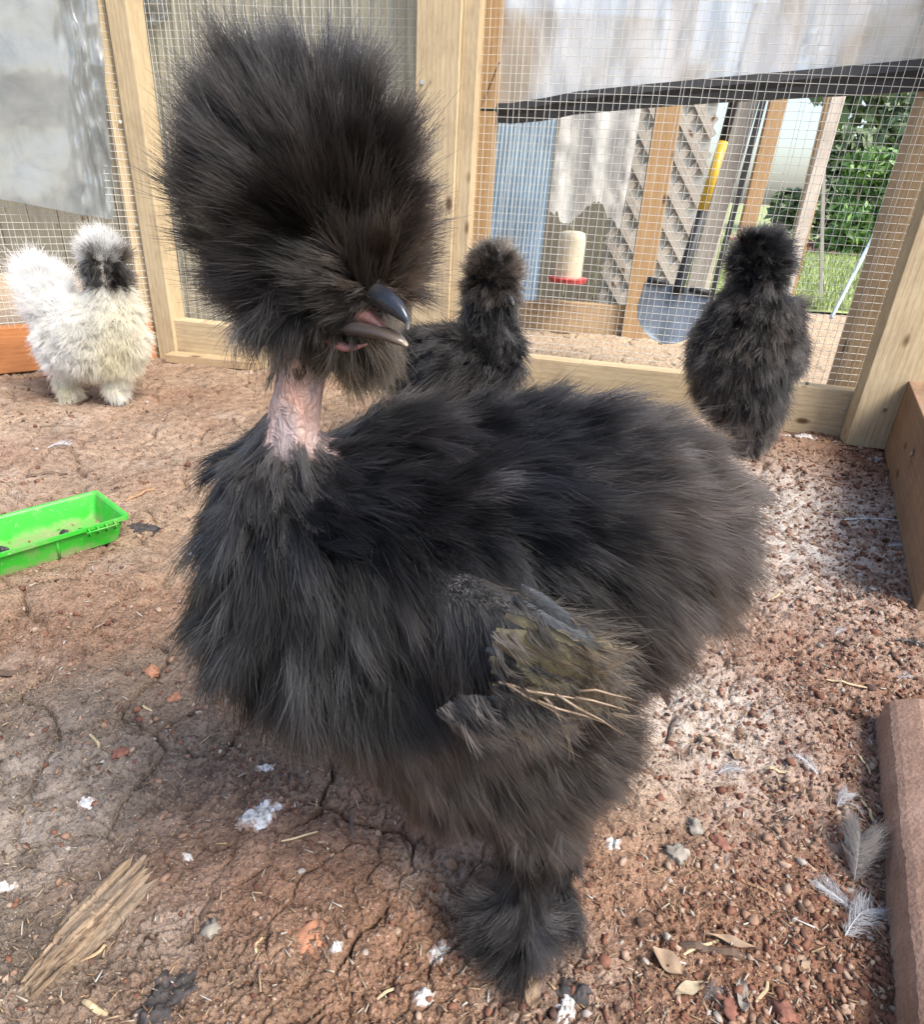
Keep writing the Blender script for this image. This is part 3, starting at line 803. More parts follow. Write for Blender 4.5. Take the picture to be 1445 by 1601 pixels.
mb = MB(); mb.box(((x0 + x1) / 2, Yl + 0.010, (z0 + z1) / 2), ((x1 - x0) / 2, 0, 0), (0, 0.003, 0), (0, 0, (z1 - z0) / 2)); mb.build('backing_sheet', M['bag_grey'], lat)
# blue corrugated sheet
def corrugated():
    tl, tr_, br, bl = AT(782, 178, 1.62), AT(873, 172, 1.66), AT(838, 470, 1.62), AT(752, 470, 1.58)
    nu, nv = 120, 12
    V, F = [], []
    nn = np.array([0.1, -0.99, 0])
    for sgn in (0, 1):
        for j in range(nv):
            v = j / (nv - 1)
            for i in range(nu):
                u = i / (nu - 1)
                top = 1 - v
                P = (tl * (1 - u) + tr_ * u) * top + (bl * (1 - u) + br * u) * v
                if j == 0: P = P + np.array([0, 0, 0.02 * math.exp(-((u - 0.5) / 0.12) ** 2) - 0.012 * u])
                V.append(P + nn * (0.004 * math.cos(u * 2 * math.pi * 14) - sgn * 0.0012))
    n = nu * nv
    for j in range(nv - 1):
        for i in range(nu - 1):
            q = j * nu + i
            F.append((q, q + 1, q + nu + 1, q + nu)); F.append((n + q, n + q + nu, n + q + nu + 1, n + q + 1))
    o = mesh_np('corrugated_sheet', V, F, M['blue_metal'])
    tag(o, 'pale blue corrugated sheet leaning outside under the black strip', 'sheet')
corrugated()
bagw = lambda u, v: 0.02 * fbm(u * 3, v * 3, 3, 47) + 0.008 * np.sin(u * 14 + v * 2)
bg_o = film('torn_bag', AT(852, 372, 1.85), AT(966, 372, 1.85), AT(1006, 150, 1.85), AT(880, 160, 1.85), M['bag'], 80, 60, bagw,
            edge=lambda u: 0.13 + 0.06 * np.sin(u * 9 + 2) + 0.12 * np.abs(fbm(u * 8, u * 0, 3, 53)) + 0.08 * np.exp(-((u - 0.5) / 0.2) ** 2))
tag(bg_o, 'torn whitish feed sack hanging outside with a ragged lower edge', 'sack')
# poultry feeder
fc = AT(888, 432, 1.95)
fd = thing('poultry_feeder', (fc[0], fc[1], 0), 'cream poultry feeder with a red tray standing outside behind the netting', 'feeder')
zz = fc[2]
mb = MB(); mb.tube([(fc[0], fc[1], zz - 0.005 + h) for h in (0.0, 0.003, 0.10, 0.118, 0.122)], [0.036, 0.037, 0.037, 0.034, 0.02], 20)
mb.build('hopper', M['cream_plastic'], fd, smooth=True)
mb = MB(); mb.tube([(fc[0], fc[1], zz - 0.018 + h) for h in (0, 0.003, 0.014, 0.016)], [0.045, 0.052, 0.055, 0.053], 20); mb.build('feed_tray', M['red_plastic'], fd, smooth=False)
mb = MB(); mb.tube([(fc[0], fc[1], zz + 0.117), (fc[0], fc[1], 1.1)], 0.0012, 6); mb.build('hanging_wire', M['wire'], fd)
hk = board('hanging_beam', [fc[0] - 0.3, fc[1], 1.115], [fc[0] + 0.35, fc[1], 1.115], (0, 0, 1), 0.03, 0.03, M['shed_wood'], None)
tag(hk, 'beam above the hanging cream feeder outside the netting', 'beam')

# shovel
def shovel():
    Yb = 1.52
    hb = GZ(1033, 541)
    top, bot = AT(1146, 150, Yb + 0.03), AT(1063, 445, Yb)
    tip = AT(1036, 538, Yb - 0.02)
    t = thing('shovel', tip * [1, 1, 0], 'shovel with a yellow and black handle leaning outside against the netting', 'shovel')
    ax = nrm(top - bot)
    yA, yB = AT(1131, 222, Yb + 0.022), AT(1098, 330, Yb + 0.01)
    r = 0.0095
    mb = MB(); mb.tube([yA + ax * 0.0005, top + ax * 0.15], r * 0.95, 12); mb.build('shaft', M['black_rubber'], t, smooth=True)
    mb = MB(); mb.tube([yB, yA], r * 1.08, 12); mb.build('grip_sleeve', M['yellow'], t, smooth=True)
    mb = MB(); mb.tube([bot - ax * 0.02, bot, yB - ax * 0.0005], [0.015, 0.012, 0.0098], 12); mb.build('socket', M['black_rubber'], t, smooth=True)
    # blade: rounded, dished, with steps at its shoulders
    up = nrm(bot - tip); sd_ = nrm(np.cross(up, np.array([0.05, -1, 0.1]))); nrm_ = np.cross(sd_, up)
    if nrm_[1] > 0: nrm_ = -nrm_
    if sd_[0] < 0: sd_ = -sd_
    Lb = np.linalg.norm(bot - tip) * 0.98
    V, F = [], []
    nu, nv = 25, 22
    for sgn in (0, 1):
        for j in range(nv):
            v = j / (nv - 1)                            # 0 tip .. 1 shoulder
            hw = 0.079 * (1 - (1 - min(1, v / 0.62)) ** 2.3) ** 0.62 + 0.0
            hw = max(hw, 0.002) * (1.0 - 0.07 * max(0, v - 0.6))
            for i in range(nu):
                u = 2 * i / (nu - 1) - 1
                dish = -0.014 * (1 - u * u) * (0.4 + 0.6 * v) + 0.010 * math.exp(-(u / 0.16) ** 2) * v * v
                fl = 0.008 * sm(0.9, 1.0, v) * abs(u)
                V.append(tip + up * (v * Lb) + sd_ * (u * hw) + nrm_ * (dish + fl - sgn * 0.002))
    n = nu * nv
    for j in range(nv - 1):
        for i in range(nu - 1):
            q = j * nu + i
            F.append((q, q + 1, q + nu + 1, q + nu)); F.append((n + q, n + q + nu, n + q + nu + 1, n + q + 1))
    mesh_np('blade', V, F, M['steel'], t)
    for s_ in (-1, 1):
        mb = MB(); p = tip + up * Lb * 0.99 + sd_ * (s_ * 0.05)
        mb.tube([p - sd_ * 0.024, p + sd_ * 0.024], 0.006, 8)
        mb.build('step', M['black_rubber'], t, smooth=True)
shovel()

# lawn, bushes, trees beyond
def leaves(n, fn, size, rg):
    c = fn(n)
    a = nrm(rg.normal(size=(n, 3))); b = nrm(np.cross(a, rg.normal(size=(n, 3))))
    s = size * rg.uniform(0.6, 1.3, (n, 1))
    V = np.stack([c - a * s, c + b * s * 0.45, c + a * s, c - b * s * 0.45], 1).reshape(-1, 3)
    F = np.arange(4 * n).reshape(n, 4)
    return V, F
def bush(px, py, Y, rx, rz, m, n, size, label, cat='bush', name='bush', seed=1, trunk=True, group=None):
    rg = np.random.default_rng(seed)
    c = AT(px, py, Y)
    k = 14
    cen = rg.normal(size=(k, 3)) * [0.5, 0.4, 0.5]
    rad = rg.uniform(0.25, 0.5, k)
    def fn(n):
        j = rg.integers(0, k, n)
        d = nrm(rg.normal(size=(n, 3))) * (rg.uniform(0, 1, (n, 1)) ** 0.4)
        return c + (cen[j] + d * rad[j][:, None]) * [rx, rx * 0.7, rz]
    t = thing(name, (c[0], c[1], 0), label, cat, group)
    V, F = leaves(n, fn, size, rg)
    V[:, 2] = np.maximum(V[:, 2], 0.01)
    mesh_np('crown', V, F, m, t, smooth=False)
    mb = MB()
    for q in range(5):
        e = c + cen[q] * [rx, rx * 0.7, rz] * 0.8
        mb.tube([(c[0] + 0.03 * q - 0.06, c[1], -0.02), ((c[0] + e[0]) / 2, c[1], e[2] * 0.5), e], [0.05 * rz, 0.035 * rz, 0.01 * rz], 6)
    mb.build('trunk', M['bark'], t, smooth=True)
bush(1395, 285, 7.5, 0.62, 0.62, M['leaf_dark'], 7000, 0.07, 'dark green bush beyond the lawn between the tan post and the corner stud', seed=3)
bush(1350, 325, 6.2, 0.42, 0.36, M['leaf_mid'], 3000, 0.05, 'bright green shrub at the foot of the dark bush beyond the lawn', 'shrub', 'shrub', seed=4)
bush(1290, 392, 6.6, 0.9, 0.12, M['leaf_red'], 1500, 0.035, 'low band of reddish flowers at the far edge of the lawn', 'flower bed', 'flower_bed', seed=5)
bush(1500, 60, 10.0, 1.9, 1.4, M['leaf_dark'], 8000, 0.12, 'tall tree showing pale through the milky plastic', 'tree', 'tree', seed=6)
rg = np.random.default_rng(8)
ng = 26000
gx, gy = rg.uniform(0.4, 4.2, ng), 2.78 + rg.uniform(0, 1, ng) ** 1.6 * 5
gh = rg.uniform(0.02, 0.06, ng); ga = rg.uniform(0, 6.28, ng)
base = np.stack([gx, gy, 0 * gx], -1)
sidev = np.stack([np.cos(ga), np.sin(ga), 0 * ga], -1) * 0.004
lean = np.stack([rg.normal(0, 0.3, ng), rg.normal(0, 0.3, ng), np.ones(ng)], -1) * gh[:, None]
V = np.stack([base - sidev, base + sidev, base + lean], 1).reshape(-1, 3)
gr = mesh_np('grass', V, np.arange(3 * ng).reshape(-1, 3), M['grass'], smooth=False)
tag(gr, 'short light green grass on the lawn beyond the netting', 'grass', kind='stuff')

# ------------------------------------------------------------------ litter on the ground
def ico():
    bm = bmesh.new(); bmesh.ops.create_icosphere(bm, subdivisions=1, radius=1)
    V = np.array([v.co[:] for v in bm.verts]); F = np.array([[v.index for v in f.verts] for f in bm.faces]); bm.free(); return V, F
IV, IF = ico()
def scatter_clods(n, name, label):
    rg = np.random.default_rng(21)
    y = 0.14 + rg.uniform(0, 1, n * 5) ** 1.9 * 1.15
    x = rg.uniform(-1, 1, n * 5) * (0.3 + 0.62 * y)
    inside = ((np.stack([x, y, 0 * x], -1) - WO) @ WN < -0.02) & ((np.stack([x, y, 0 * x], -1) - RO) @ RN < -0.02)
    ker = sm(0.0, 0.3, fbm(x * 10, y * 10, 3, 123)) * 0.5
    keep = inside & (rg.uniform(0, 1, n * 5) < 0.12 + ker * 0.4 + 0.9 * loose(x, y))
    x, y = x[keep][:n], y[keep][:n]
    k = len(x)
    s = (0.0006 + 0.0022 * rg.uniform(0, 1, k) ** 5 + 0.0013 * loose(x, y) * rg.uniform(0, 1, k) ** 3) * (0.8 + 0.6 * np.minimum(y, 1))
    z = ground_h(x, y) + s * 0.2
    Vv = IV[None] * (1 + rg.uniform(-0.55, 0.5, (k, len(IV), 1))) * (s[:, None, None] * rg.uniform(0.45, 1.5, (k, 1, 3)) * [1, 1, 0.8])
    th = rg.uniform(0, 6.28, k); tl = rg.normal(0, 0.6, k)
    cx, sx_ = np.cos(th)[:, None], np.sin(th)[:, None]
    X, Y_, Z_ = Vv[..., 0], Vv[..., 1], Vv[..., 2]
    Y_, Z_ = Y_ * np.cos(tl)[:, None] - Z_ * np.sin(tl)[:, None], Y_ * np.sin(tl)[:, None] + Z_ * np.cos(tl)[:, None]
    Vv = np.stack([X * cx - Y_ * sx_, X * sx_ + Y_ * cx, Z_], -1) + np.stack([x, y, z], -1)[:, None]
    Ff = (IF[None] + (np.arange(k) * len(IV))[:, None, None]).reshape(-1, 3)
    o = mesh_np(name, Vv.reshape(-1, 3), Ff, M['clod'], smooth=False)
    tag(o, label, 'soil', kind='stuff')
scatter_clods(24000, 'soil_crumbs', 'loose red brown crumbs of soil strewn over the pen floor')
def scatter_chaff(n, name, label):
    rg = np.random.default_rng(22)
    y = 0.14 + rg.uniform(0, 1, n * 4) ** 1.9 * 1.15
    x = rg.uniform(-1, 1, n * 4) * (0.3 + 0.62 * y)
    Pq = np.stack([x, y, 0 * x], -1)
    keep = ((Pq - WO) @ WN < -0.02) & ((Pq - RO) @ RN < -0.02) & (rg.uniform(0, 1, n * 4) < 0.35 + 0.65 * loose(x, y))
    x, y = x[keep][:n], y[keep][:n]; k = len(x)
    L = rg.uniform(0.0009, 0.0038, k) * (1 + 0.9 * (rg.uniform(0, 1, k) < 0.06)); Wd = rg.uniform(0.00025, 0.0008, k); th = rg.uniform(0, 6.28, k)
    tilt = rg.normal(0, 0.22, k)
    a = np.stack([np.cos(th), np.sin(th), tilt], -1) * L[:, None]
    b = np.stack([-np.sin(th), np.cos(th), 0 * th], -1) * Wd[:, None]
    c = np.stack([x, y, ground_h(x, y) + 0.0012 + np.abs(tilt) * L * 0.6], -1)
    up = np.array([0, 0, 1.0]) * 0.0004
    V = np.stack([c - a - b, c + a - b * 0.5, c + a + b * 0.7, c - a + b, c - a * 0.9 + up, c + a * 0.9 + up], 1)
    F = np.array([[0, 1, 5, 4], [1, 2, 5, 5], [2, 3, 4, 5], [3, 0, 4, 4]])
    tri = np.array([[0, 1, 5], [0, 5, 4], [1, 2, 5], [2, 3, 4], [2, 4, 5], [3, 0, 4], [0, 3, 2], [0, 2, 1]])
    Ff = (tri[None] + (np.arange(k) * 6)[:, None, None]).reshape(-1, 3)
    o = mesh_np(name, V.reshape(-1, 3), Ff, M['chaff'], smooth=False)
    tag(o, label, 'chaff', kind='stuff')
scatter_chaff(6500, 'straw_chaff', 'tiny bits of straw and chaff strewn over the pen floor')

def lump(name, px, py, rpx, m, label, cat, group=None, seed=0, flat=0.6, el=1.0, ang=0.0, sub=3, rough=0.75):
    rg = np.random.default_rng(seed + 100)
    c = GZ(px, py); r = rpx * depth(c) / FOC
    bm = bmesh.new(); bmesh.ops.create_icosphere(bm, subdivisions=sub, radius=1)
    V = np.array([v.co[:] for v in bm.verts]); F = np.array([[v.index for v in f.verts] for f in bm.faces]); bm.free()
    o1, o2 = rg.uniform(0, 50, 2)
    n = fbm(V[:, 0] * 2.1 + V[:, 2] * 1.4 + o1, V[:, 1] * 2.1 - V[:, 2] * 1.2 + o2, 4, seed, 0.65)
    V = V * (1 + rough * n[:, None] * 1.6)
    V = V * [r * el, r, r * flat]
    ca, sa = math.cos(ang), math.sin(ang)
    V = np.stack([V[:, 0] * ca - V[:, 1] * sa, V[:, 0] * sa + V[:, 1] * ca, V[:, 2]], -1) 
    o = mesh_np(name, V, F, m, smooth=False)
    o.location = (c[0], c[1], c[2] + r * flat * 0.25)
    return tag(o, label, cat, group)
ST = 'pebbles on the dirt floor'
lump('pebble', 236, 1051, 11, M['orange_stone'], 'orange pebble on bare dirt below the green tray', 'pebble', ST, 1)
lump('pebble', 271, 1093, 10, M['orange_stone'], 'pale orange pebble just below the brighter orange pebble', 'pebble', ST, 2)
lump('pebble', 187, 1178, 9, M['red_stone'], 'small reddish pebble on the grey dirt below the orange pebbles', 'pebble', ST, 3)
lump('pebble', 1085, 1293, 11, M['grey_stone'], 'rough grey pebble on red soil nearest the thigh fluff of the big hen', 'pebble', ST, 4)
lump('pebble', 1127, 1322, 14, M['red_stone'], 'flat brown stone beside the rough grey pebble on red soil', 'pebble', ST, 5, flat=0.4)
lump('pebble', 1057, 1337, 13, M['grey_stone'], 'mottled grey stone on red soil beside the flat brown stone', 'pebble', ST, 6)
lump('pebble', 480, 1462, 30, M['orange_stone'], 'flat orange stone half sunk in the dirt near the feathered foot', 'stone', ST, 7, flat=0.22)
lump('pebble', 1140, 1575, 17, M['red_stone'], 'round red clod at the bottom edge beside the pale leaf', 'clod', ST, 8)
lump('pebble', 1225, 1585, 16, M['red_stone'], 'larger red clod at the bottom edge towards the brown block', 'clod', ST, 9)
lump('pebble', 331, 1450, 12, M['grey_stone'], 'small grey stone on dirt between the wood chunk and the flat orange stone', 'pebble', ST, 10)
lump('pebble', 1330, 1350, 10, M['red_stone'], 'reddish crumb lying beside the grey down feather', 'clod', ST, 11)

def splat(px, py, rx, label, seed, m=None, ang=0.0, el=1.5, name='dropping', cat='dropping', hgt=0.0022):
    """a low irregular patch with a lumpy top and torn edge"""
    rg = np.random.default_rng(seed)
    c = GZ(px, py); r = rx * depth(c) / FOC
    nr_, na = 11, 44
    V, F = [(0, 0, 0)], []
    ph = rg.uniform(0, 6.28, 6)
    ca, sa = math.cos(ang), math.sin(ang)
    for i in range(1, nr_ + 1):
        for k in range(na):
            th = 2 * math.pi * k / na
            ed = 1 + 0.26 * math.sin(th + ph[0]) + 0.22 * math.sin(2 * th + ph[1]) + 0.12 * math.sin(4 * th + ph[2]) + 0.10 * math.sin(7 * th + ph[3]) + 0.06 * math.sin(12 * th + ph[4]) + 0.05 * math.sin(19 * th + ph[5])
            q = i / nr_ * ed * r
            x, y = q * math.cos(th) * el, q * math.sin(th)
            V.append((x * ca - y * sa, x * sa + y * ca, 0))
    V = np.array(V)
    gx_, gy_ = c[0] + V[:, 0], c[1] + V[:, 1]
    rr = np.concatenate([[0], np.repeat(np.arange(1, nr_ + 1) / nr_, na)])
    V[:, 2] = ground_h(gx_, gy_) - c[2] + np.where(rr > 0.9, -0.002, hgt * (1 - (rr / 0.78) ** 3) * (0.5 + 2.0 * np.abs(fbm(gx_ * 210, gy_ * 210, 3, seed))))
    for k in range(na): F.append((0, 1 + k, 1 + (k + 1) % na))
    for i in range(nr_ - 1):
        for k in range(na):
            a_ = 1 + i * na + k; b_ = 1 + i * na + (k + 1) % na
            F.append((a_, a_ + na, b_ + na, b_))
    o = mesh_np(name, V, F, m or M['dropping'])
    ra = o.data.attributes.new('rim', 'FLOAT', 'POINT'); ra.data.foreach_set('value', (0.35 - 0.75 * np.clip(rr, 0, 1) ** 2.2).astype(np.float32))
    o.location = c
    return tag(o, label, cat, 'droppings on the dirt floor')
splat(408, 1270, 30, 'large flaky white dropping on the dirt below the big hen chest', 1, el=1.35, ang=0.3)
splat(132, 1256, 14, 'small white dropping on grey dirt above the wood chunk', 2, el=1.3)
splat(412, 1203, 12, 'faint white dropping close under the big hen chest', 3)
splat(690, 1490, 17, 'white powdery dropping beside the feathered foot', 4, ang=1.2)
splat(665, 1560, 14, 'white smear of dropping below the powdery dropping', 5, el=2)
splat(882, 1575, 22, 'black and white dropping at the bottom edge below the foot', 6, ang=1.3, el=1.3)
splat(900, 1545, 24, 'dark dropping beside the black and white one', 16, m=M['dung'], el=1.2)
splat(528, 1478, 10, 'small white dropping beside the flat orange stone', 7)
splat(250, 1568, 38, 'black wet dropping at the bottom edge near the wood chunk', 8, m=M['dung'], ang=0.6)
splat(232, 826, 18, 'dark dropping on the dirt at the corner of the green tray', 9, m=M['dung'], el=1.6, hgt=0.003)
splat(8, 1386, 13, 'white dropping at the frame edge above the wood chunk', 10)
splat(1245, 684, 14, 'white dropping in the dark strip under the back rail', 11, el=2)
splat(300, 868, 9, 'small white dropping close to the big hen chest beside the tray', 12)
splat(960, 1322, 13, 'pale grey dropping on the dirt behind the feathered foot', 13)
splat(295, 1340, 8, 'tiny white dropping on the cracked dirt above the grey stone', 14)
splat(500, 1120, 1, 'x', 15) if False else None

def stalk(px0, py0, px1, py1, rpx, m, label, cat='straw', name='straw_stalk', lift=0.002, flat=0.6, group='straw stalks on the dirt floor'):
    a, b = GZ(px0, py0), GZ(px1, py1)
    r = rpx * depth((a + b) / 2) / FOC
    pts = []
    for k in range(7):
        t = k / 6; p = a * (1 - t) + b * t
        p[2] = max(gz(p[0], p[1]) + r * 0.4, p[2]) + lift * math.sin(math.pi * t) * (0.3)
        p[0] += 0.0012 * math.sin(t * 5 + px0); pts.append(p)
    mb = MB(); mb.tube(pts, [r * 0.75, r, r, r * 0.95, r, r * 0.9, r * 0.6], 6, flat=flat)
    return tag(mb.build(name, m, smooth=False), label, cat, group)
stalk(195, 785, 243, 766, 3.0, M['orange_straw'], 'orange straw stalk lying beyond the green tray corner')
stalk(127, 1564, 168, 1586, 4.5, M['straw'], 'pale broad straw piece below the tip of the wood chunk')
stalk(586, 1562, 622, 1543, 2.5, M['straw'], 'thin straw at the bottom edge beside the white smear')
stalk(1198, 1205, 1236, 1208, 3.0, M['straw'], 'yellow straw between the two white down feathers')
stalk(1343, 1180, 1362, 1212, 2.2, M['straw'], 'pale straw leaning beside the top of the brown block')
stalk(1345, 1250, 1372, 1290, 2.4, M['straw'], 'straw lying along the brown block below the fluffy pair of feathers')
stalk(1105, 1425, 1165, 1495, 2.0, M['orange_straw'], 'long thin reddish stalk crossing the red soil by the dark twig')
stalk(1160, 1375, 1213, 1408, 2.4, M['orange_straw'], 'short reddish stalk on the red soil below the flat brown stone')
stalk(1120, 1470, 1068, 1492, 2.5, M['straw'], 'tan stalk lying over the dark twig')
stalk(1200, 1535, 1185, 1568, 2.8, M['straw'], 'pale stalk pointing down at the red clods')
stalk(143, 1148, 156, 1170, 2.2, M['straw'], 'tiny straw on grey dirt below the reddish pebble')
stalk(416, 1143, 414, 1163, 2.2, M['straw'], 'tiny upright straw close under the big hen chest')
stalk(222, 1105, 236, 1112, 2.0, M['straw'], 'short straw beside the pale orange pebble')
stalk(398, 1490, 408, 1465, 2.3, M['straw'], 'short straw standing in a crack beside the flat orange stone')
stalk(440, 1315, 500, 1300, 1.8, M['straw'], 'thin straw below the large flaky white dropping')
stalk(1300, 800, 1352, 818, 1.6, M['straw'], 'thin pale stalk on the dusty ground near the side board')
stalk(1290, 1062, 1370, 1078, 2.0, M['straw'], 'long pale stalk on red soil above the end of the brown block')
stalk(1200, 940, 1226, 925, 1.8, M['straw'], 'short pale stalk on the dusty ground behind the tail')
stalk(560, 1590, 640, 1500, 0, M['straw'], 'x') if False else None
TW = 'twigs on the dirt floor'
stalk(-20, 1062, 45, 1049, 7, M['twig'], 'thick dark twig at the frame edge below the green tray', 'twig', 'twig', group=TW)
stalk(1062, 1478, 1185, 1500, 6, M['twig'], 'dark rotten twig on the red soil between foot and brown block', 'twig', 'twig', group=TW)
stalk(40, 748, 105, 742, 3.5, M['twig'], 'thin dark twig on the dirt above the green tray', 'twig', 'twig', group=TW)
stalk(548, 1265, 556, 1310, 4, M['twig'], 'short dark twig in the shade under the big hen', 'twig', 'twig', group=TW)
stalk(318, 1440, 330, 1400, 3.5, M['twig'], 'small brown twig on the dirt beside the wood chunk', 'twig', 'twig', group=TW)

def flake(px, py, lpx, wpx, ang, m, label, name='dry_leaf', cat='leaf', curl=0.3, seed=0, grp='dry leaf bits on the dirt floor'):
    c = GZ(px, py); k = depth(c) / FOC; L, Wd = lpx * k / 2, wpx * k / 2
    V, F = [], []; nu, nv = 12, 5
    for sg in (0, 1):
        for i in range(nu):
            u = 2 * i / (nu - 1) - 1; hw = Wd * max(0.06, (1 - abs(u) ** 2.4))
            for j in range(nv):
                v = 2 * j / (nv - 1) - 1
                x, y = u * L, v * hw
                z = curl * Wd * (v * v + 0.5 * u * u) + 0.002 + 0.0012 * math.sin(u * 5 + seed + v * 2) - sg * 0.0004
                V.append((x * math.cos(ang) - y * math.sin(ang), x * math.sin(ang) + y * math.cos(ang), z))
    n = nu * nv
    for i in range(nu - 1):
        for j in range(nv - 1):
            q = i * nv + j; F.append((q, q + nv, q + nv + 1, q + 1)); F.append((n + q, n + q + 1, n + q + nv + 1, n + q + nv))
    o = mesh_np(name, V, F, m); o.location = c
    return tag(o, label, cat, grp)
flake(832, 1556, 46, 26, 1.45, M['leaf_dry'], 'tan leaf fragment standing out on the dirt below the foot')
flake(1045, 1508, 58, 30, -0.75, M['leaf_dry'], 'broad tan leaf below the dark rotten twig')
flake(1076, 1548, 52, 18, 0.35, M['pale_leaf'], 'pale curled leaf bit below the broad tan leaf')
flake(1160, 1560, 50, 20, 1.35, M['grey_stone'], 'folded grey leaf bit between the red clods')
flake(1258, 1512, 34, 12, 0.9, M['leaf_dry'], 'small brown chip on red soil near the brown block')
flake(1152, 1185, 26, 16, -0.8, M['leaf_dry'], 'small orange brown leaf bit beside the white down feather')
flake(1145, 1475, 80, 12, -0.25, M['leaf_dry'], 'long tan sliver lying on the red soil below the pebbles', curl=0.5)

# rotten wood chunk
def chunk():
    a, b = GZ(50, 1560), GZ(222, 1372)
    d = nrm((b - a) * [1, 1, 0]); n = np.array([-d[1], d[0], 0.0])
    L = np.linalg.norm((b - a)[:2]); w0 = 0.0085
    c0 = 0.6 * float(np.mean([gz(*(a * (1 - q) + b * q)[:2]) for q in np.linspace(0, 1, 9)]))
    nu, nv = 90, 44
    V, F = [], []
    for i in range(nu):
        for j in range(nv):
            th = 2 * math.pi * j / nv
            ct, st = math.cos(th), math.sin(th)
            fib = float(vnoise(np.array([j * 0.9]), np.array([i * 0.012]), 71)[0])
            fib2 = float(vnoise(np.array([j * 2.3]), np.array([i * 0.025]), 73)[0])
            u = i / (nu - 1)
            e = min(u, 1 - u)
            uu = u + (0.16 * fib2 + 0.07 * fib) * sm(0.72, 1.0, u) - (0.10 * fib2) * sm(0.2, 0.0, u)
            ww = w0 * (0.55 + 0.75 * sm(0, 0.55, u) - 0.25 * sm(0.75, 1, u))
            x = np.sign(ct) * abs(ct) ** 0.75 * ww; z = st * (0.014 if st > 0 else 0.004) * (0.6 + 0.4 * sm(0.0, 0.3, u))
            rr = 1 + 0.32 * fib + 0.30 * fib2
            p = a + d * (uu * L) + n * (x * rr)
            V.append((p[0], p[1], gz(p[0], p[1]) * 0.4 + c0 + 0.0045 + z * rr * (1.0)))
    for i in range(nu - 1):
        for j in range(nv):
            F.append((i * nv + j, i * nv + (j + 1) % nv, (i + 1) * nv + (j + 1) % nv, (i + 1) * nv + j))
    F.append(tuple(range(nv))[::-1]); F.append(tuple((nu - 1) * nv + k for k in range(nv)))
    V = np.array(V); c = (a + b) / 2
    # local frame so that the grain runs along the chunk
    Mx = np.stack([d, n, [0, 0, 1]], 0); Vl = (V - c) @ Mx.T
    o = mesh_np('wood_chunk', Vl, F, M['rotten'], smooth=False)
    o.matrix_basis = Matrix(((d[0], n[0], 0, c[0]), (d[1], n[1], 0, c[1]), (0, 0, 1, c[2]), (0, 0, 0, 1)))
    tag(o, 'splintered piece of rotten wood lying on the dirt', 'wood')
    s = stalk(125, 1503, 173, 1478, 3.0, M['pine_old'], 'loose splinter of wood beside the rotten wood chunk', 'splinter', 'wood_splinter', group=None)
chunk()

# loose feathers
def down_feather(px, py, lpx, ang, m, label, n=70, spread=0.7, seed=0, grp='loose feathers on the dirt floor', lift=0.006, stiff=False):
    rg = np.random.default_rng(seed + 500)
    c = GZ(px, py); k = depth(c) / FOC; L = lpx * k
    d = np.array([math.cos(ang), math.sin(ang), 0.05]); sdv = np.array([-math.sin(ang), math.cos(ang), 0])
    V, F = [], []
    def rib(pts, w0):
        base = len(V)
        for i, p in enumerate(pts):
            ww = w0 * (1 - 0.8 * i / (len(pts) - 1))
            V.extend([p + np.array([0, 0, ww]), p - sdv * ww * 0.8 - np.array([0, 0, ww * 0.5]), p + sdv * ww * 0.8 - np.array([0, 0, ww * 0.5])])
        for i in range(len(pts) - 1):
            for j in range(3):
                q = base + 3 * i; F.append((q + j, q + (j + 1) % 3, q + 3 + (j + 1) % 3, q + 3 + j))
    sh = [d * (L * (t - 0.5)) + sdv * (0.12 * L * math.sin(t * 2.2)) + np.array([0, 0, 0.0025 + lift * t * (1 - t) * 2]) for t in np.linspace(0, 1, 7)]
    rib(sh, L * 0.016)
    for q in range(n if stiff else int(n * 2.6)):
        t = rg.uniform(0.02, 1.0); p = d * (L * (t - 0.5)) + sdv * (0.12 * L * math.sin(t * 2.2)) + np.array([0, 0, 0.0025 + lift * t * (1 - t) * 2])
        s_ = rg.choice([-1, 1]); bl = L * spread * rg.uniform(0.3, 0.8) * (0.35 + 0.65 * math.sin(math.pi * min(1, t * 0.95)))
        if stiff: bl *= 0.5
        dd = nrm(d * rg.uniform(0.4, 1.0) + sdv * s_ * rg.uniform(0.5, 1.1) + np.array([0, 0, rg.uniform(-0.1, 0.55)]))
        d2 = nrm(dd + d * 0.6 + rg.normal(0, 0.35, 3))
        rib([p, p + dd * bl * 0.5, p + dd * bl * 0.5 + d2 * bl * 0.35, p + dd * bl * 0.5 + d2 * bl * 0.6 + rg.normal(0, 0.05, 3) * bl], L * 0.0035 if not stiff else L * 0.009)
    V = np.array(V)
    zmin = ground_h(c[0] + V[:, 0], c[1] + V[:, 1]) - c[2] + 0.0006
    V[:, 2] = np.maximum(V[:, 2], zmin)
    o = mesh_np('loose_feather', V, F, m); o.location = c
    return tag(o, label, 'feather', grp)
down_feather(92, 701, 30, 0.3, M['white_down'], 'white fluff feather on the dirt below the white hen', 60, seed=1)
down_feather(1265, 1200, 36, 1.9, M['white_down'], 'white down feather with a bright quill on red soil', 90, seed=2)
down_feather(1140, 1212, 40, 0.1, M['white_down'], 'flat white down feather beside the orange brown leaf bit', 80, seed=3)
down_feather(1318, 1256, 38, 0.6, M['white_down'], 'fluffy white feather near the top of the brown block', 110, 0.8, seed=4)
down_feather(1334, 1270, 30, -1.2, M['white_down'], 'narrow white feather hanging from the fluffy one by the brown block', 40, 0.4, seed=5)
down_feather(1306, 1405, 52, 2.2, M['white_down'], 'fluffy white feather just below the grey down feather', 130, 0.8, seed=6)
down_feather(1345, 1448, 78, 0.5, M['white_down'], 'large spiky white feather lying against the brown block', 120, 0.75, seed=7)
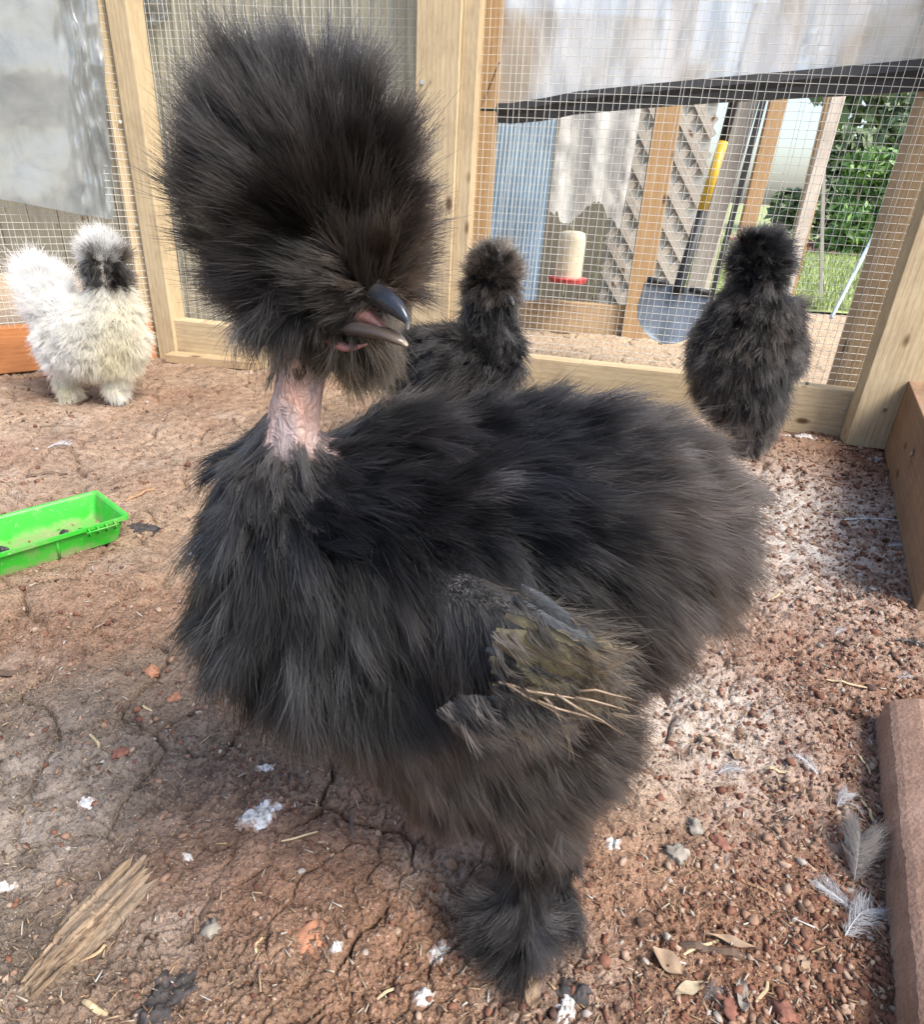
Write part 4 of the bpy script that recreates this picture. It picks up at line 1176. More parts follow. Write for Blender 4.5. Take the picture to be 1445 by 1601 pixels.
down_feather(1345, 1345, 95, 0.9, M['grey_down'], 'large soft grey feather leaning on the edge of the brown block', 380, 0.75, seed=8, lift=0.02)
down_feather(1312, 992, 22, 0.5, M['white_down'], 'tiny white feather on the dusty soil right of the tail', 50, seed=9)
down_feather(1402, 858, 34, -0.1, M['white_down'], 'pale blue white feather at the foot of the side board', 60, 0.4, seed=10)
down_feather(1412, 1066, 24, 0.2, M['white_down'], 'tiny white feather near the end of the brown block', 50, seed=11)
down_feather(1372, 723, 20, 0.8, M['white_down'], 'small bluish white feather in the corner by the broad post', 60, seed=12)
down_feather(1420, 1012, 52, -0.45, M['dark_down'], 'dark grey broad feather by the frame edge above the brown block', 260, 0.55, seed=13, stiff=True)
down_feather(1372, 822, 118, -0.16, M['white_down'], 'long bare white quill on the dusty soil near the side board', 24, 0.12, seed=14, stiff=True)
down_feather(1110, 1560, 34, 0.5, M['grey_down'], 'small grey down feather on the pale leaf bits at the bottom', 110, 0.7, seed=15)
down_feather(1135, 1350, 16, 1.2, M['white_down'], 'wispy white feather on the red soil beside the brown stone', 30, seed=16)
down_feather(1270, 1387, 16, 0.1, M['white_down'], 'small curled white feather left of the fluffy white one', 40, 0.5, seed=17)

# green feed tray
def tray():
    A = G(196, 846); B = G(0, 909)
    lx = nrm((B - A) * [1, 1, 0]); wy = np.array([lx[1], -lx[0], 0])
    if wy[1] < 0: wy = -wy
    zt = 0.033
    r0, r1 = G(211, 805, zt), G(130, 778, zt)
    wt = float((r1 - r0) @ wy); fl = 0.006
    L = 0.21
    t = thing('feed_tray', A + lx * L / 2 + wy * wt / 2, 'bright green plastic tray on the dirt with dark pellets in it', 'tray')
    zg = 0.002
    def rect(inset, z, th=0.0):
        x0_, x1_, y0_, y1_ = -fl + inset, L + fl - inset, -fl + inset, wt + fl - 2 * fl + fl - inset
        return [A + lx * x0_ + wy * y0_ + [0, 0, z], A + lx * x1_ + wy * y0_ + [0, 0, z], A + lx * x1_ + wy * y1_ + [0, 0, z], A + lx * x0_ + wy * y1_ + [0, 0, z]]
    rings = [rect(fl + 0.004, zg), rect(0.003, zt - 0.0042), rect(-0.0015, zt - 0.004), rect(-0.0015, zt), rect(0.0015, zt), rect(0.0035, zt - 0.002), rect(fl + 0.006, zg + 0.003)]
    def rounded(r, rad=0.006):
        out = []
        for i in range(4):
            p, a, b = r[i], r[i - 1], r[(i + 1) % 4]
            da, db = nrm(a - p), nrm(b - p)
            for k in range(6):
                s = k / 5; q0 = p + da * rad * (1 - s); q1 = p + db * rad * s
                out.append(p + da * rad * (1 - s) ** 2 + db * rad * s ** 2)
        return out
    V, F = [], []
    rr = [rounded(r) for r in rings]; n = 24
    for r in rr: V += r
    for i in range(len(rr) - 1):
        for k in range(n): F.append((i * n + k, i * n + (k + 1) % n, (i + 1) * n + (k + 1) % n, (i + 1) * n + k))
    F.append(tuple(range(n))[::-1]); F.append(tuple((len(rr) - 1) * n + k for k in range(n)))
    o = mesh_np('trough', V, F, M['green_plastic'], t, smooth=False)
    # raised rib on the front face and four hanging clips on the rim
    def face(x, z, out):
        f = (z - zg) / (zt - zg); return A + lx * x + wy * (0.004 - f * (fl + 0.001) - out) + np.array([0, 0, z])
    mb = MB(); mb.tube([face(0.066, zg - 0.001, 0.0005), face(0.066, zt - 0.004, 0.0005)], 0.0016, 8); mb.build('rib', M['green_plastic'], t, smooth=True)
    def face2(x, z, out):
        return A + lx * x + wy * (-0.0072 - out) + np.array([0, 0, z])
    for k in range(4):
        x = 0.010 + 0.0088 * k
        mb = MB()
        mb.tube([face2(x, zt - 0.0015, -0.001), face2(x, zt - 0.001, 0.003), face2(x, zt - 0.003, 0.0052), face2(x + 0.001, zt - 0.0075, 0.0048), face2(x + 0.001, zt - 0.009, 0.0015)], 0.0012, 6)
        mb.build('clip', M['green_plastic'], t, smooth=True)
    mb = MB(); mb.tube([face2(0.007, zt - 0.0035, 0.005), face2(0.040, zt - 0.0035, 0.005)], 0.0010, 6); mb.build('clip_bar', M['green_plastic'], t, smooth=True)
    labels = ['large dark pellet in the tray near the clips', 'small dark pellet in the tray corner under the back wall', 'dark pellet half way along the tray floor', 'tiny dark pellet beside the half way one in the tray', 'round black pellet in the tray at the frame edge']
    pos = [(102, 831, 5.4), (127, 826, 3.8), (60, 848, 2.6), (74, 843, 2.4), (5, 858, 6.0)]
    for (x, y, r), lb in zip(pos, labels):
        r = r * 0.00075
        bm = bmesh.new(); bmesh.ops.create_icosphere(bm, subdivisions=3, radius=r)
        for v in bm.verts: v.co *= 1 + 0.18 * math.sin(v.co.x * 900 + r * 1e5) * math.sin(v.co.y * 800); v.co.x *= 1.25
        me = bpy.data.meshes.new('feed_pellet'); bm.to_mesh(me); bm.free(); me.materials.append(M['pellet'])
        po = bpy.data.objects.new('feed_pellet', me); COL.objects.link(po)
        p = G(x, y, 0.012); p = p + wy * 0.004; po.location = (p[0], p[1], zg + 0.003 + r * 0.8)
        tag(po, lb, 'pellet', 'dark pellets in the green tray')
tray()

# ------------------------------------------------------------------ hens
def blob_body(name, chains, voxel, m, parent, smooth_it=6):
    """one continuous skin from chains of (px, py, distance, radius in px)"""
    bm = bmesh.new()
    for ch in chains:
        pts = [(AT(px, py, Y), r * depth(AT(px, py, Y)) / FOC, sq) for (px, py, Y, r, sq) in [(*c, 1.0)[:5] for c in ch]]
        for i in range(max(1, len(pts) - 1)):
            (p, r, s), (q, r2, s2) = pts[i], pts[min(i + 1, len(pts) - 1)]
            steps = max(2, int(np.linalg.norm(q - p) / (0.25 * min(r, r2))) + 1)
            for k in range(steps + 1):
                t = k / steps; c = p * (1 - t) + q * t; rad = r * (1 - t) + r2 * t; sq = s * (1 - t) + s2 * t
                bmesh.ops.create_icosphere(bm, subdivisions=3, radius=rad, matrix=Matrix.Translation(Vector(c)) @ Matrix.Diagonal((1, sq, 1, 1)))
    me = bpy.data.meshes.new(name + '_tmp'); bm.to_mesh(me); bm.free()
    tmp = bpy.data.objects.new(name + '_tmp', me); COL.objects.link(tmp)
    rm = tmp.modifiers.new('r', 'REMESH'); rm.mode = 'VOXEL'; rm.voxel_size = voxel
    s_ = tmp.modifiers.new('s', 'SMOOTH'); s_.factor = 0.5; s_.iterations = smooth_it
    dg = bpy.context.evaluated_depsgraph_get(); ev = tmp.evaluated_get(dg); em = ev.to_mesh()
    V = np.zeros(len(em.vertices) * 3, dtype=np.float32); em.vertices.foreach_get('co', V)
    em.calc_loop_triangles(); T = np.zeros(len(em.loop_triangles) * 3, dtype=np.int32); em.loop_triangles.foreach_get('vertices', T)
    ev.to_mesh_clear(); bpy.data.objects.remove(tmp); bpy.data.meshes.remove(me)
    V = V.reshape(-1, 3).astype(float); T = T.reshape(-1, 3)
    o = mesh_np(name, V, T, m, parent)
    N = np.zeros_like(V); fn = np.cross(V[T[:, 1]] - V[T[:, 0]], V[T[:, 2]] - V[T[:, 0]])
    for k in range(3): np.add.at(N, T[:, k], fn)
    return o, V, T, nrm(N)

def sample(V, T, N, n, rg, dens):
    a, b, c = V[T[:, 0]], V[T[:, 1]], V[T[:, 2]]
    ar = np.linalg.norm(np.cross(b - a, c - a), axis=1)
    cen = (a + b + c) / 3
    ar = ar * dens(cen)
    i = rg.choice(len(T), n, p=ar / ar.sum())
    u, v = rg.uniform(0, 1, (2, n)); f = u + v > 1; u[f], v[f] = 1 - u[f], 1 - v[f]
    w_ = (1 - u - v)
    P = a[i] * w_[:, None] + b[i] * u[:, None] + c[i] * v[:, None]
    Nn = nrm(N[T[i, 0]] * w_[:, None] + N[T[i, 1]] * u[:, None] + N[T[i, 2]] * v[:, None])
    return P, Nn

def wobble(P, freq, seed):
    q = P * freq
    return np.stack([np.sin(q[:, 1] * 1.3 + q[:, 2] * 0.9 + seed) + np.sin(q[:, 0] * 2.1 - q[:, 2] * 1.7 + seed * 2),
                     np.sin(q[:, 2] * 1.2 + q[:, 0] * 0.8 + seed * 3) + np.sin(q[:, 1] * 2.3 + q[:, 0] * 1.1),
                     np.sin(q[:, 0] * 1.1 - q[:, 1] * 1.4 + seed * 5) + np.sin(q[:, 2] * 1.9 + q[:, 1] * 0.7 + 1)], -1) * 0.5

def fur(name, VTN, parent, nguide, per, groom, dens, seed, width, clump_r, K=7, m=None, fly=0.06, splay=1.0, tufts=0, tc=0.6, var=1.0, cfr=(0.5, 0.95)):
    """locks of fine barbs: guides grown from the skin, each carrying a sheaf of strands"""
    rg = np.random.default_rng(seed)
    V, T, N = VTN
    P, Nn = sample(V, T, N, nguide, rg, dens)
    g = groom(P, Nn, rg)
    d0, d1, L, col = nrm(g['d0']), nrm(g['d1']), g['L'], g['col']
    n = nguide * per
    gi = np.repeat(np.arange(nguide), per)
    # guides
    ts = np.linspace(0, 1, K)
    jit = rg.normal(0, 1, (nguide, 3)) * g.get('jit', 0.12)
    gp = np.zeros((nguide, K, 3)); gp[:, 0] = P
    for k in range(1, K):
        t = ts[k]
        d = nrm(d0 * (1 - t) ** 1.0 + d1 * t + jit * (0.4 + t) + 0.10 * wobble(P + t * 0.01, 190, 3.0 + seed))
        gp[:, k] = gp[:, k - 1] + d * (L / (K - 1))[:, None]
    if tufts:                                            # guides lean together into locks
        ci = rg.choice(nguide, tufts, replace=False)
        own = np.argmin(((P[:, None] - P[ci][None]) ** 2).sum(-1), 1)
        lm = rg.uniform(0.84, 1.14, tufts)[own]; cm = np.exp(rg.normal(0, 0.55 * var, tufts))[own]
        pull = rg.uniform(0.35, 1.0, tufts)[own] * tc
        cp = gp[ci][own]
        for k in range(1, K):
            gp[:, k] += (cp[:, k] - gp[:, k]) * (pull * ts[k] ** 1.1)[:, None]
        gp = gp[:, :1] + (gp - gp[:, :1]) * lm[:, None, None]
        col = col * cm[:, None]
    # strands
    e1 = nrm(np.cross(Nn, rg.normal(size=(nguide, 3)))); e2 = np.cross(Nn, e1)
    rad = np.sqrt(rg.uniform(0, 1, n)) * clump_r; th = rg.uniform(0, 2 * np.pi, n)
    off = e1[gi] * (rad * np.cos(th))[:, None] + e2[gi] * (rad * np.sin(th))[:, None]
    out_ = nrm(off + 1e-9)
    ls = rg.uniform(0.55, 1.12, n)
    cf = rg.uniform(cfr[0], cfr[1], nguide)[gi]
    sp = (rg.normal(0, 1, (n, 3)) * 0.10 + out_ * rg.uniform(0, 0.08, (n, 1))) * L[gi][:, None] * splay
    flyer = rg.uniform(0, 1, n) < fly
    sp[flyer] *= 1.7; ls[flyer] *= 1.1
    fr1, fr2 = rg.uniform(4, 11, n), rg.uniform(0, 6.28, n)
    frd = nrm(rg.normal(size=(n, 3)))
    pos = np.zeros((n, K, 3), dtype=np.float32)
    for k in range(K):
        t = ts[k]
        s_ = np.clip(t * ls, 0, 1.15) * (K - 1); i0 = np.minimum(s_.astype(int), K - 2); fr = s_ - i0
        base = gp[gi, i0] * (1 - fr)[:, None] + gp[gi, i0 + 1] * fr[:, None]
        shrink = 1 - cf * sm(0, 0.7, t)
        pos[:, k] = base + off * shrink[:, None] + sp * (t ** 1.7) + frd * (np.sin(fr1 * t + fr2) * 0.022 * t)[:, None] * L[gi][:, None]
    if 'floor' in g:
        pos[..., 2] = np.maximum(pos[..., 2], g['floor'])
    hc = bpy.data.hair_curves.new(name)
    hc.add_curves([K] * n)
    hc.attributes['position'].data.foreach_set('vector', pos.reshape(-1))
    ra = hc.attributes.get('radius') or hc.attributes.new('radius', 'FLOAT', 'POINT')
    prof = width * 0.5 * (1 - 0.78 * ts ** 1.6)
    rr = (prof[None] * rg.uniform(0.7, 1.3, (n, 1))).astype(np.float32)
    ra.data.foreach_set('value', rr.reshape(-1))
    ca = hc.attributes.new('tint', 'FLOAT_COLOR', 'CURVE')
    cc = np.ones((n, 4), dtype=np.float32)
    cc[:, :3] = np.clip(col[gi] * rg.uniform(1 - 0.4 * var, 1 + 0.45 * var, (n, 1)), 0.002, 0.95)
    ca.data.foreach_set('color', cc.reshape(-1))
    hc.materials.append(m or M['fur'])
    o = bpy.data.objects.new(name, hc); COL.objects.link(o)
    child(o, parent)
    return o

def tang(v, N):
    return v - N * np.sum(v * N, -1, keepdims=True)
def gauss(px, py, cx, cy, r):
    return np.exp(-((px - cx) ** 2 + (py - cy) ** 2) / (r * r))

# ---- the big black hen
HF = GZ(800, 1478)
hen = thing('hen', (HF[0], HF[1], 0), 'big fluffy black crested hen with a bare pink neck and open beak', 'hen', 'hens in the run')
chains = [
    [(440, 840, .224, 90), (530, 860, .232, 140), (660, 860, .240, 165), (800, 850, .247, 175), (920, 835, .256, 165), (1010, 810, .266, 108)],
    [(408, 752, .228, 56), (450, 770, .230, 60), (530, 752, .238, 72), (610, 735, .245, 74), (700, 730, .250, 72), (880, 722, .260, 88), (985, 752, .267, 86), (1040, 866, .270, 88)],
    [(470, 940, .224, 118), (620, 1000, .226, 128), (790, 1000, .228, 122), (930, 950, .250, 110)],
    [(640, 1070, .252, 100), (720, 1150, .252, 100), (850, 1130, .252, 112)],
    [(830, 1180, .246, 84), (835, 1250, .238, 56), (822, 1330, .229, 26), (808, 1410, .224, 18), (800, 1466, .221, 16)],
    [(850, 1150, .262, 75), (862, 1240, .262, 42), (868, 1330, .250, 24), (866, 1405, .240, 18)],
    [(440, 800, .226, 78), (450, 725, .229, 52), (459, 660, .231, 42), (474, 570, .233, 38), (500, 490, .235, 56)],
    [(505, 470, .235, 72), (540, 450, .226, 60), (572, 455, .220, 42)],
    [(500, 420, .237, 72), (482, 325, .240, 103), (487, 268, .242, 66)],
]
bo, BV, BT, BN = blob_body('body', chains, 0.0028, M['skin'], hen, 8)
bpx, bpy_ = to_px(BV)
bare = sm(730, 690, bpy_) * sm(480, 530, bpy_) * (bpx < 522 + 0.2 * (bpy_ - 640)) * (bpx > 410)
at_ = bo.data.attributes.new('bare', 'FLOAT', 'POINT'); at_.data.foreach_set('value', bare.astype(np.float32))
VTN = (BV, BT, BN)
CREST_C = AT(505, 400, .238)

def dark_col(n, rg, lo=(0.0032, 0.0030, 0.0030), hi=(0.023, 0.0198, 0.0176)):
    t = rg.uniform(0, 1, (n, 1)) ** 1.6
    return np.array(lo) * (1 - t) + np.array(hi) * t

FACE = AT(585, 455, .215)
def g_crest(P, N, rg):
    px, py = to_px(P)
    d = nrm(P - CREST_C)
    ft = nrm(tang(P - FACE, N) + 1e-6)
    wf = sm(0.1, 0.85, -N[:, 1])[:, None]
    low = sm(400, 500, py)[:, None]
    d0 = nrm(N * (0.75 - 0.3 * wf) + d * 0.4 + ft * 0.7 * wf)
    d1 = nrm(N * (0.55 - 0.42 * wf) + 0.6 * d * (1 - 0.5 * wf) + ft * (0.25 + 0.75 * wf) + np.array([0, 0, 0.12]) - low * np.array([0.25, 0, 0.22]) + 0.05 * wobble(P, 150, 1.0))
    L = (0.0245 + 0.0035 * sm(380, 200, py)) * rg.uniform(0.75, 1.15, len(P))
    nb = np.exp(-((px - 590) ** 2 + (py - 490) ** 2) / 80 ** 2) * (P[:, 1] < 0.24)
    L = L * (1 - 0.6 * nb) * (1 - 0.35 * sm(440, 500, py))
    away = np.stack([(px - 625) / 100, np.full(len(px), -0.1), -(py - 475) / 100], -1)
    d1 = nrm(d1 + 0.9 * nb[:, None] * away); d0 = nrm(d0 + 0.6 * nb[:, None] * away)
    col = dark_col(len(P), rg)
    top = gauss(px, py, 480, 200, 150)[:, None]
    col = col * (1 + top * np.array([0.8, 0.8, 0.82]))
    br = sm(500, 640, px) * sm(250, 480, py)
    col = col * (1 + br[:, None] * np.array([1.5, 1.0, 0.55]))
    return dict(d0=d0, d1=d1, L=L, col=col, jit=0.13)
def dn_crest(c):
    px, py = to_px(c)
    return ((py < 470) | ((py < 500) & (px > 520))) * (1 - 0.97 * np.exp(-((px - 600) ** 2 + (py - 480) ** 2) / 42 ** 2)) + 1e-6
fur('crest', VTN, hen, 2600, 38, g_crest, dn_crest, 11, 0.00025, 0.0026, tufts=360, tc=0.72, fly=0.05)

def g_nape(P, N, rg):
    d0 = nrm(N * 0.7 + np.array([-0.35, -0.1, -0.5])); d1 = nrm(np.array([-0.22, -0.1, -1.0]) + 0.2 * wobble(P, 150, 2.0))
    return dict(d0=d0, d1=d1, L=0.022 * rg.uniform(0.6, 1.2, len(P)), col=dark_col(len(P), rg), jit=0.2)
fur('crest', VTN, hen, 150, 26, g_nape, lambda c: gauss(*to_px(c), 435, 455, 30) + 1e-7, 17, 0.00024, 0.0025, tufts=26)
def g_beard(P, N, rg):
    px, py = to_px(P)
    d0 = nrm(N * 0.8 + np.array([0.2, -0.1, -0.6])); d1 = nrm(np.array([0.12, -0.05, -1.0]) + 0.35 * N + 0.2 * wobble(P, 150, 2.0))
    L = np.where(px > 520, 0.021, 0.010) * rg.uniform(0.7, 1.15, len(P))
    col = dark_col(len(P), rg, (0.02, 0.016, 0.012), (0.085, 0.066, 0.046))
    return dict(d0=d0, d1=d1, L=L, col=col, jit=0.22)
def dn_beard(c):
    px, py = to_px(c)
    return (py > 470) * (py < 575) * (np.abs(px - 520) < 110) * (0.05 + gauss(px, py, 560, 540, 45) * (c[:, 1] > 0.222) + 0.25 * gauss(px, py, 500, 545, 22) + 0.35 * gauss(px, py, 470, 500, 40)) * (1 - 0.9 * gauss(px, py, 545, 520, 34) * (c[:, 1] < 0.232)) + 1e-7
fur('beard', VTN, hen, 330, 26, g_beard, dn_beard, 12, 0.00024, 0.0025, tufts=50)

def g_body(P, N, rg):
    px, py = to_px(P)
    t = sm(420, 980, px)                                   # chest .. tail
    chest = 1 - sm(420, 640, px)
    tail = sm(850, 1080, px)
    down = np.array([0.05, 0.0, -1.0]); back = np.array([1.0, 0.15, 0.05])
    topm = sm(0.2, 0.8, N[:, 2])
    flow = nrm(down * (0.95 - 0.35 * t)[:, None] * (1 - 0.55 * topm)[:, None] + back * (0.12 + 0.75 * t + 0.4 * topm)[:, None] + np.array([-0.55, -0.1, 0]) * (chest * sm(0.1, -0.6, N[:, 0]))[:, None])
    ft = nrm(tang(flow, N) + 1e-6)
    lift = 0.55 + 0.25 * tail + 0.2 * chest
    d0 = nrm(N * lift[:, None] + ft * 0.75)
    d1 = nrm(ft * 1.0 + N * (0.24 + 0.2 * tail)[:, None] + np.array([0, 0, -0.30]) * (1 - 0.3 * topm)[:, None] + 0.22 * wobble(P, 95, 5.0))
    hem = gauss(px, py, 520, 1060, 140) + gauss(px, py, 720, 1080, 110)
    L = (0.025 + 0.004 * tail + 0.003 * chest + 0.008 * np.clip(hem, 0, 1) * (P[:, 1] < 0.225)) * rg.uniform(0.75, 1.15, len(P))
    L = L * (1 - 0.6 * gauss(px, py, 455, 715, 75)) * (1 - 0.45 * (P[:, 1] < 0.23) * gauss(px, py, 855, 1010, 100))
    col = dark_col(len(P), rg, (0.0030, 0.0032, 0.0038), (0.019, 0.019, 0.0208))
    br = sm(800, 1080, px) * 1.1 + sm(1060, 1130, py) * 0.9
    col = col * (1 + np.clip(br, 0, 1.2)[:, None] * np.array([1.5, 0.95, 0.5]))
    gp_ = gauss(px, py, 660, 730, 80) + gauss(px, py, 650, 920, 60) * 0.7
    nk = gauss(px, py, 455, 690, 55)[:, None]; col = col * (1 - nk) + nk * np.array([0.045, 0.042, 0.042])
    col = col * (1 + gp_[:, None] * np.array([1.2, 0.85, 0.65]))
    fl = np.full(len(P), 0.001)
    return dict(d0=d0, d1=d1, L=L, col=col, jit=0.12)
def dn_body(c):
    px, py = to_px(c)
    dd = sm(668, 722, py) * (py < 1330)
    dd = np.maximum(dd, (py > 640) & (px > 517 + 0.2 * (py - 640)))
    dd = np.maximum(dd, (py > 640) & (px < 420))
    return dd * (py < 1300) * (1 - 0.93 * (c[:, 1] < 0.225) * gauss(px, py, 885, 1040, 82)) * (1 - 0.8 * gauss(px, py, 450, 690, 35)) * (0.35 + 0.65 * (c[:, 1] < 0.27)) + 1e-7
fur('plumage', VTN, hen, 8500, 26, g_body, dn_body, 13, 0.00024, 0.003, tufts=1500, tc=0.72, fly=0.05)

def g_leg(P, N, rg):
    px, py = to_px(P)
    low = sm(1375, 1425, py)[:, None]
    outw = nrm(N * [1, 1, 0.0] + np.array([-0.15, 0.05, 0]) + 1e-6)
    d0 = nrm(outw * (0.55 + 0.7 * low) + np.array([0, 0, -0.8]) * (1 - 0.5 * low))
    d1 = nrm(outw * (0.06 + 1.2 * low) + np.array([0, 0, -1.0]) * (1 - 0.7 * low) + np.array([-0.55, 0.25, 0.12]) * low + 0.3 * wobble(P, 160, 4.0))
    L = (0.021 + 0.006 * low[:, 0]) * rg.uniform(0.7, 1.25, len(P))
    col = dark_col(len(P), rg, (0.006, 0.006, 0.007), (0.045, 0.042, 0.042))
    return dict(d0=d0, d1=d1, L=L, col=col, jit=0.2, floor=0.003)
def dn_leg(c):
    px, py = to_px(c)
    return (py > 1255) * (0.6 + 1.6 * (py > 1380)) + 1e-7
fur('leg_feathers', VTN, hen, 900, 34, g_leg, dn_leg, 14, 0.00026, 0.003, tufts=120, tc=0.6)

# beak, mouth, wattle
def loft(name, path, m, parent, n=18, topflat=1.0, attr=True):
    """path: (px, py, Y, half height px, half width px)"""
    V, F, A = [], [], []
    pts = [AT(px, py, Y) for px, py, Y, a, b in path]
    for i, (px, py, Y, a, b) in enumerate(path):
        p = pts[i]; k = depth(p) / FOC
        tt_ = nrm(pts[min(i + 1, len(pts) - 1)] - pts[max(i - 1, 0)])
        sdv = nrm(np.cross(tt_, np.array([0, 0, 1.0]))); up = np.cross(sdv, tt_)
        for q in range(n):
            th = 2 * math.pi * q / n
            V.append(p + up * (math.sin(th) * a * k) + sdv * (math.cos(th) * b * k)); A.append(i / (len(path) - 1))
    for i in range(len(path) - 1):
        for q in range(n): F.append((i * n + q, i * n + (q + 1) % n, (i + 1) * n + (q + 1) % n, (i + 1) * n + q))
    F.append(tuple(range(n))[::-1]); F.append(tuple((len(path) - 1) * n + q for q in range(n)))
    o = mesh_np(name, V, F, m, parent)
    if attr:
        at_ = o.data.attributes.new('tip', 'FLOAT', 'POINT'); at_.data.foreach_set('value', np.array(A, dtype=np.float32))
    return o
def spline(path, n):
    path = np.array(path, float); k = len(path); t = np.linspace(0, k - 1, n)
    out = []
    for q in t:
        i = min(int(q), k - 2); f = q - i
        p0, p1, p2, p3 = path[max(i - 1, 0)], path[i], path[i + 1], path[min(i + 2, k - 1)]
        out.append(0.5 * (2 * p1 + (p2 - p0) * f + (2 * p0 - 5 * p1 + 4 * p2 - p3) * f * f + (3 * p1 - p0 - 3 * p2 + p3) * f ** 3))
    return [tuple(r) for r in out]
loft('upper_beak', spline([(574, 458, .217, 15, 17), (592, 463, .213, 18, 18), (609, 473, .209, 17, 15.5), (624, 486, .206, 13, 11), (634, 499, .204, 7.5, 6.5), (637.5, 508, .2035, 4, 3.5), (638, 516, .203, 0.8, 0.8)], 22), M['beak'], hen)
loft('lower_beak', spline([(548, 510, .217, 15, 22), (576, 515, .213, 13, 22), (602, 522, .209, 10, 18), (622, 531, .206, 8, 13), (632, 537, .205, 5, 7), (637, 541, .2045, 1.5, 2)], 20), M['beak_lower'], hen)
loft('mouth', spline([(556, 490, .2165, 20, 18), (574, 496, .214, 14, 15), (588, 503, .212, 9, 12), (600, 511, .2105, 4, 8), (608, 516, .2095, 1.5, 4)], 14), M['mouth'], hen)
wo = loft('wattle', spline([(514, 532, .221, 4, 8), (528, 540, .2185, 7, 9), (544, 544, .216, 6, 8), (560, 542, .215, 4, 5), (574, 538, .2145, 1.5, 2)], 16), M['wattle'], hen)
# toes
for k, (dx, dy, ln) in enumerate(((-62, 10, 1), (-20, 42, 1), (44, 36, 1), (52, -8, 0.7))):
    b0 = AT(800, 1455, .221); e = GZ(800 + dx, 1478 + dy)
    mid = (b0 + e) / 2 + np.array([0, 0, 0.004])
    mb = MB(); mb.tube([b0, mid, e + [0, 0, 0.003], e + (e - b0) * 0.18 + [0, 0, 0.001]], [0.0045, 0.004, 0.003, 0.0008], 8)
    mb.build('toe', M['claw'], hen, smooth=True)

# wing with its quill feathers
wb = AT(800, 1030, .180)
def vane(name, root, tip, wpx, m, parent, camber=0.15, curve=(0, 0, 0), notch=0.0, seed=0, facing=None):
    """one flight feather: two vanes on a shaft"""
    root, tip = np.asarray(root), np.asarray(tip)
    ax = tip - root; L = np.linalg.norm(ax); ax = ax / L
    fc = nrm(np.array(facing if facing is not None else (0.0, -1.0, 0.35)))
    sdv = nrm(np.cross(ax, fc)); fc = np.cross(sdv, ax)
    k = depth((root + tip) / 2) / FOC; hw = wpx * k / 2
    nu, nv = 16, 7
    V, F, UV = [], [], []
    rg = np.random.default_rng(seed)
    for sg in (0, 1):
        for i in range(nu):
            u = i / (nu - 1)
            w_ = hw * (0.25 + 0.75 * sm(0, 0.25, u)) * (1 - 0.9 * sm(0.72, 1.0, u) ** 1.5)
            bend = np.array(curve) * (u * u * L)
            for j in range(nv):
                v = 2 * j / (nv - 1) - 1
                jag = 0.10 * rg.normal() * (abs(v) > 0.9) * hw if sg == 0 else 0
                p = root + ax * (u * L + (-abs(v) * 0.08 * L * sm(0.6, 1, u))) + sdv * (v * w_ + jag) + fc * (camber * hw * (1 - v * v) - sg * 0.0003) + bend
                V.append(p); UV.append((u, v))
    n = nu * nv
    for i in range(nu - 1):
        for j in range(nv - 1):
            q = i * nv + j; F.append((q, q + 1, q + nv + 1, q + nv)); F.append((n + q, n + q + nv, n + q + nv + 1, n + q + 1))
    o = mesh_np(name, V, F, m, parent)
    uvl = o.data.uv_layers.new(name='UVMap')
    li = np.zeros(len(o.data.loops), dtype=np.int32); o.data.loops.foreach_get('vertex_index', li)
    UVa = np.array(UV + [])[li]; UVa[:, 1] = np.abs(UVa[:, 1]); UVa[:, 0] = UVa[:, 0] - 0.22 * UVa[:, 1] ; uvl.data.foreach_set('uv', UVa.astype(np.float32).ravel())
    return o
wing, WV, WT, WN_ = blob_body('wing', [[(640, 900, .206, 48, .4), (700, 935, .197, 60, .4), (780, 990, .180, 70, .3), (860, 1030, .168, 58, .2), (905, 1050, .166, 34, .2)]], 0.0026, M['skin_dark'], hen, 4)
FV = [  # root, tip, width px, material
    ((700, 1100), (905, 1128), 20, 'slate_vane'), ((690, 1112), (875, 1136), 20, 'slate_vane'), ((720, 1090), (930, 1117), 18, 'slate_vane'),
    ((770, 1070), (972, 1110), 20, 'olive_vane'), ((768, 1048), (950, 1098), 30, 'olive_vane'), ((765, 1030), (938, 1084), 34, 'olive_vane'),
    ((770, 1005), (955, 1062), 34, 'olive_vane'), ((775, 985), (972, 1044), 32, 'olive_vane'), ((790, 962), (986, 1024), 26, 'olive_vane'),
    ((800, 935), (962, 1016), 24, 'slate_vane'), ((815, 915), (940, 1004), 22, 'slate_vane'), ((790, 1072), (982, 1086), 14, 'olive_vane'),
    ((760, 1015), (925, 1058), 26, 'slate_vane'), ((820, 1000), (985, 1060), 16, 'slate_vane')]
vV, vT, vN, vTip = [], [], [], []
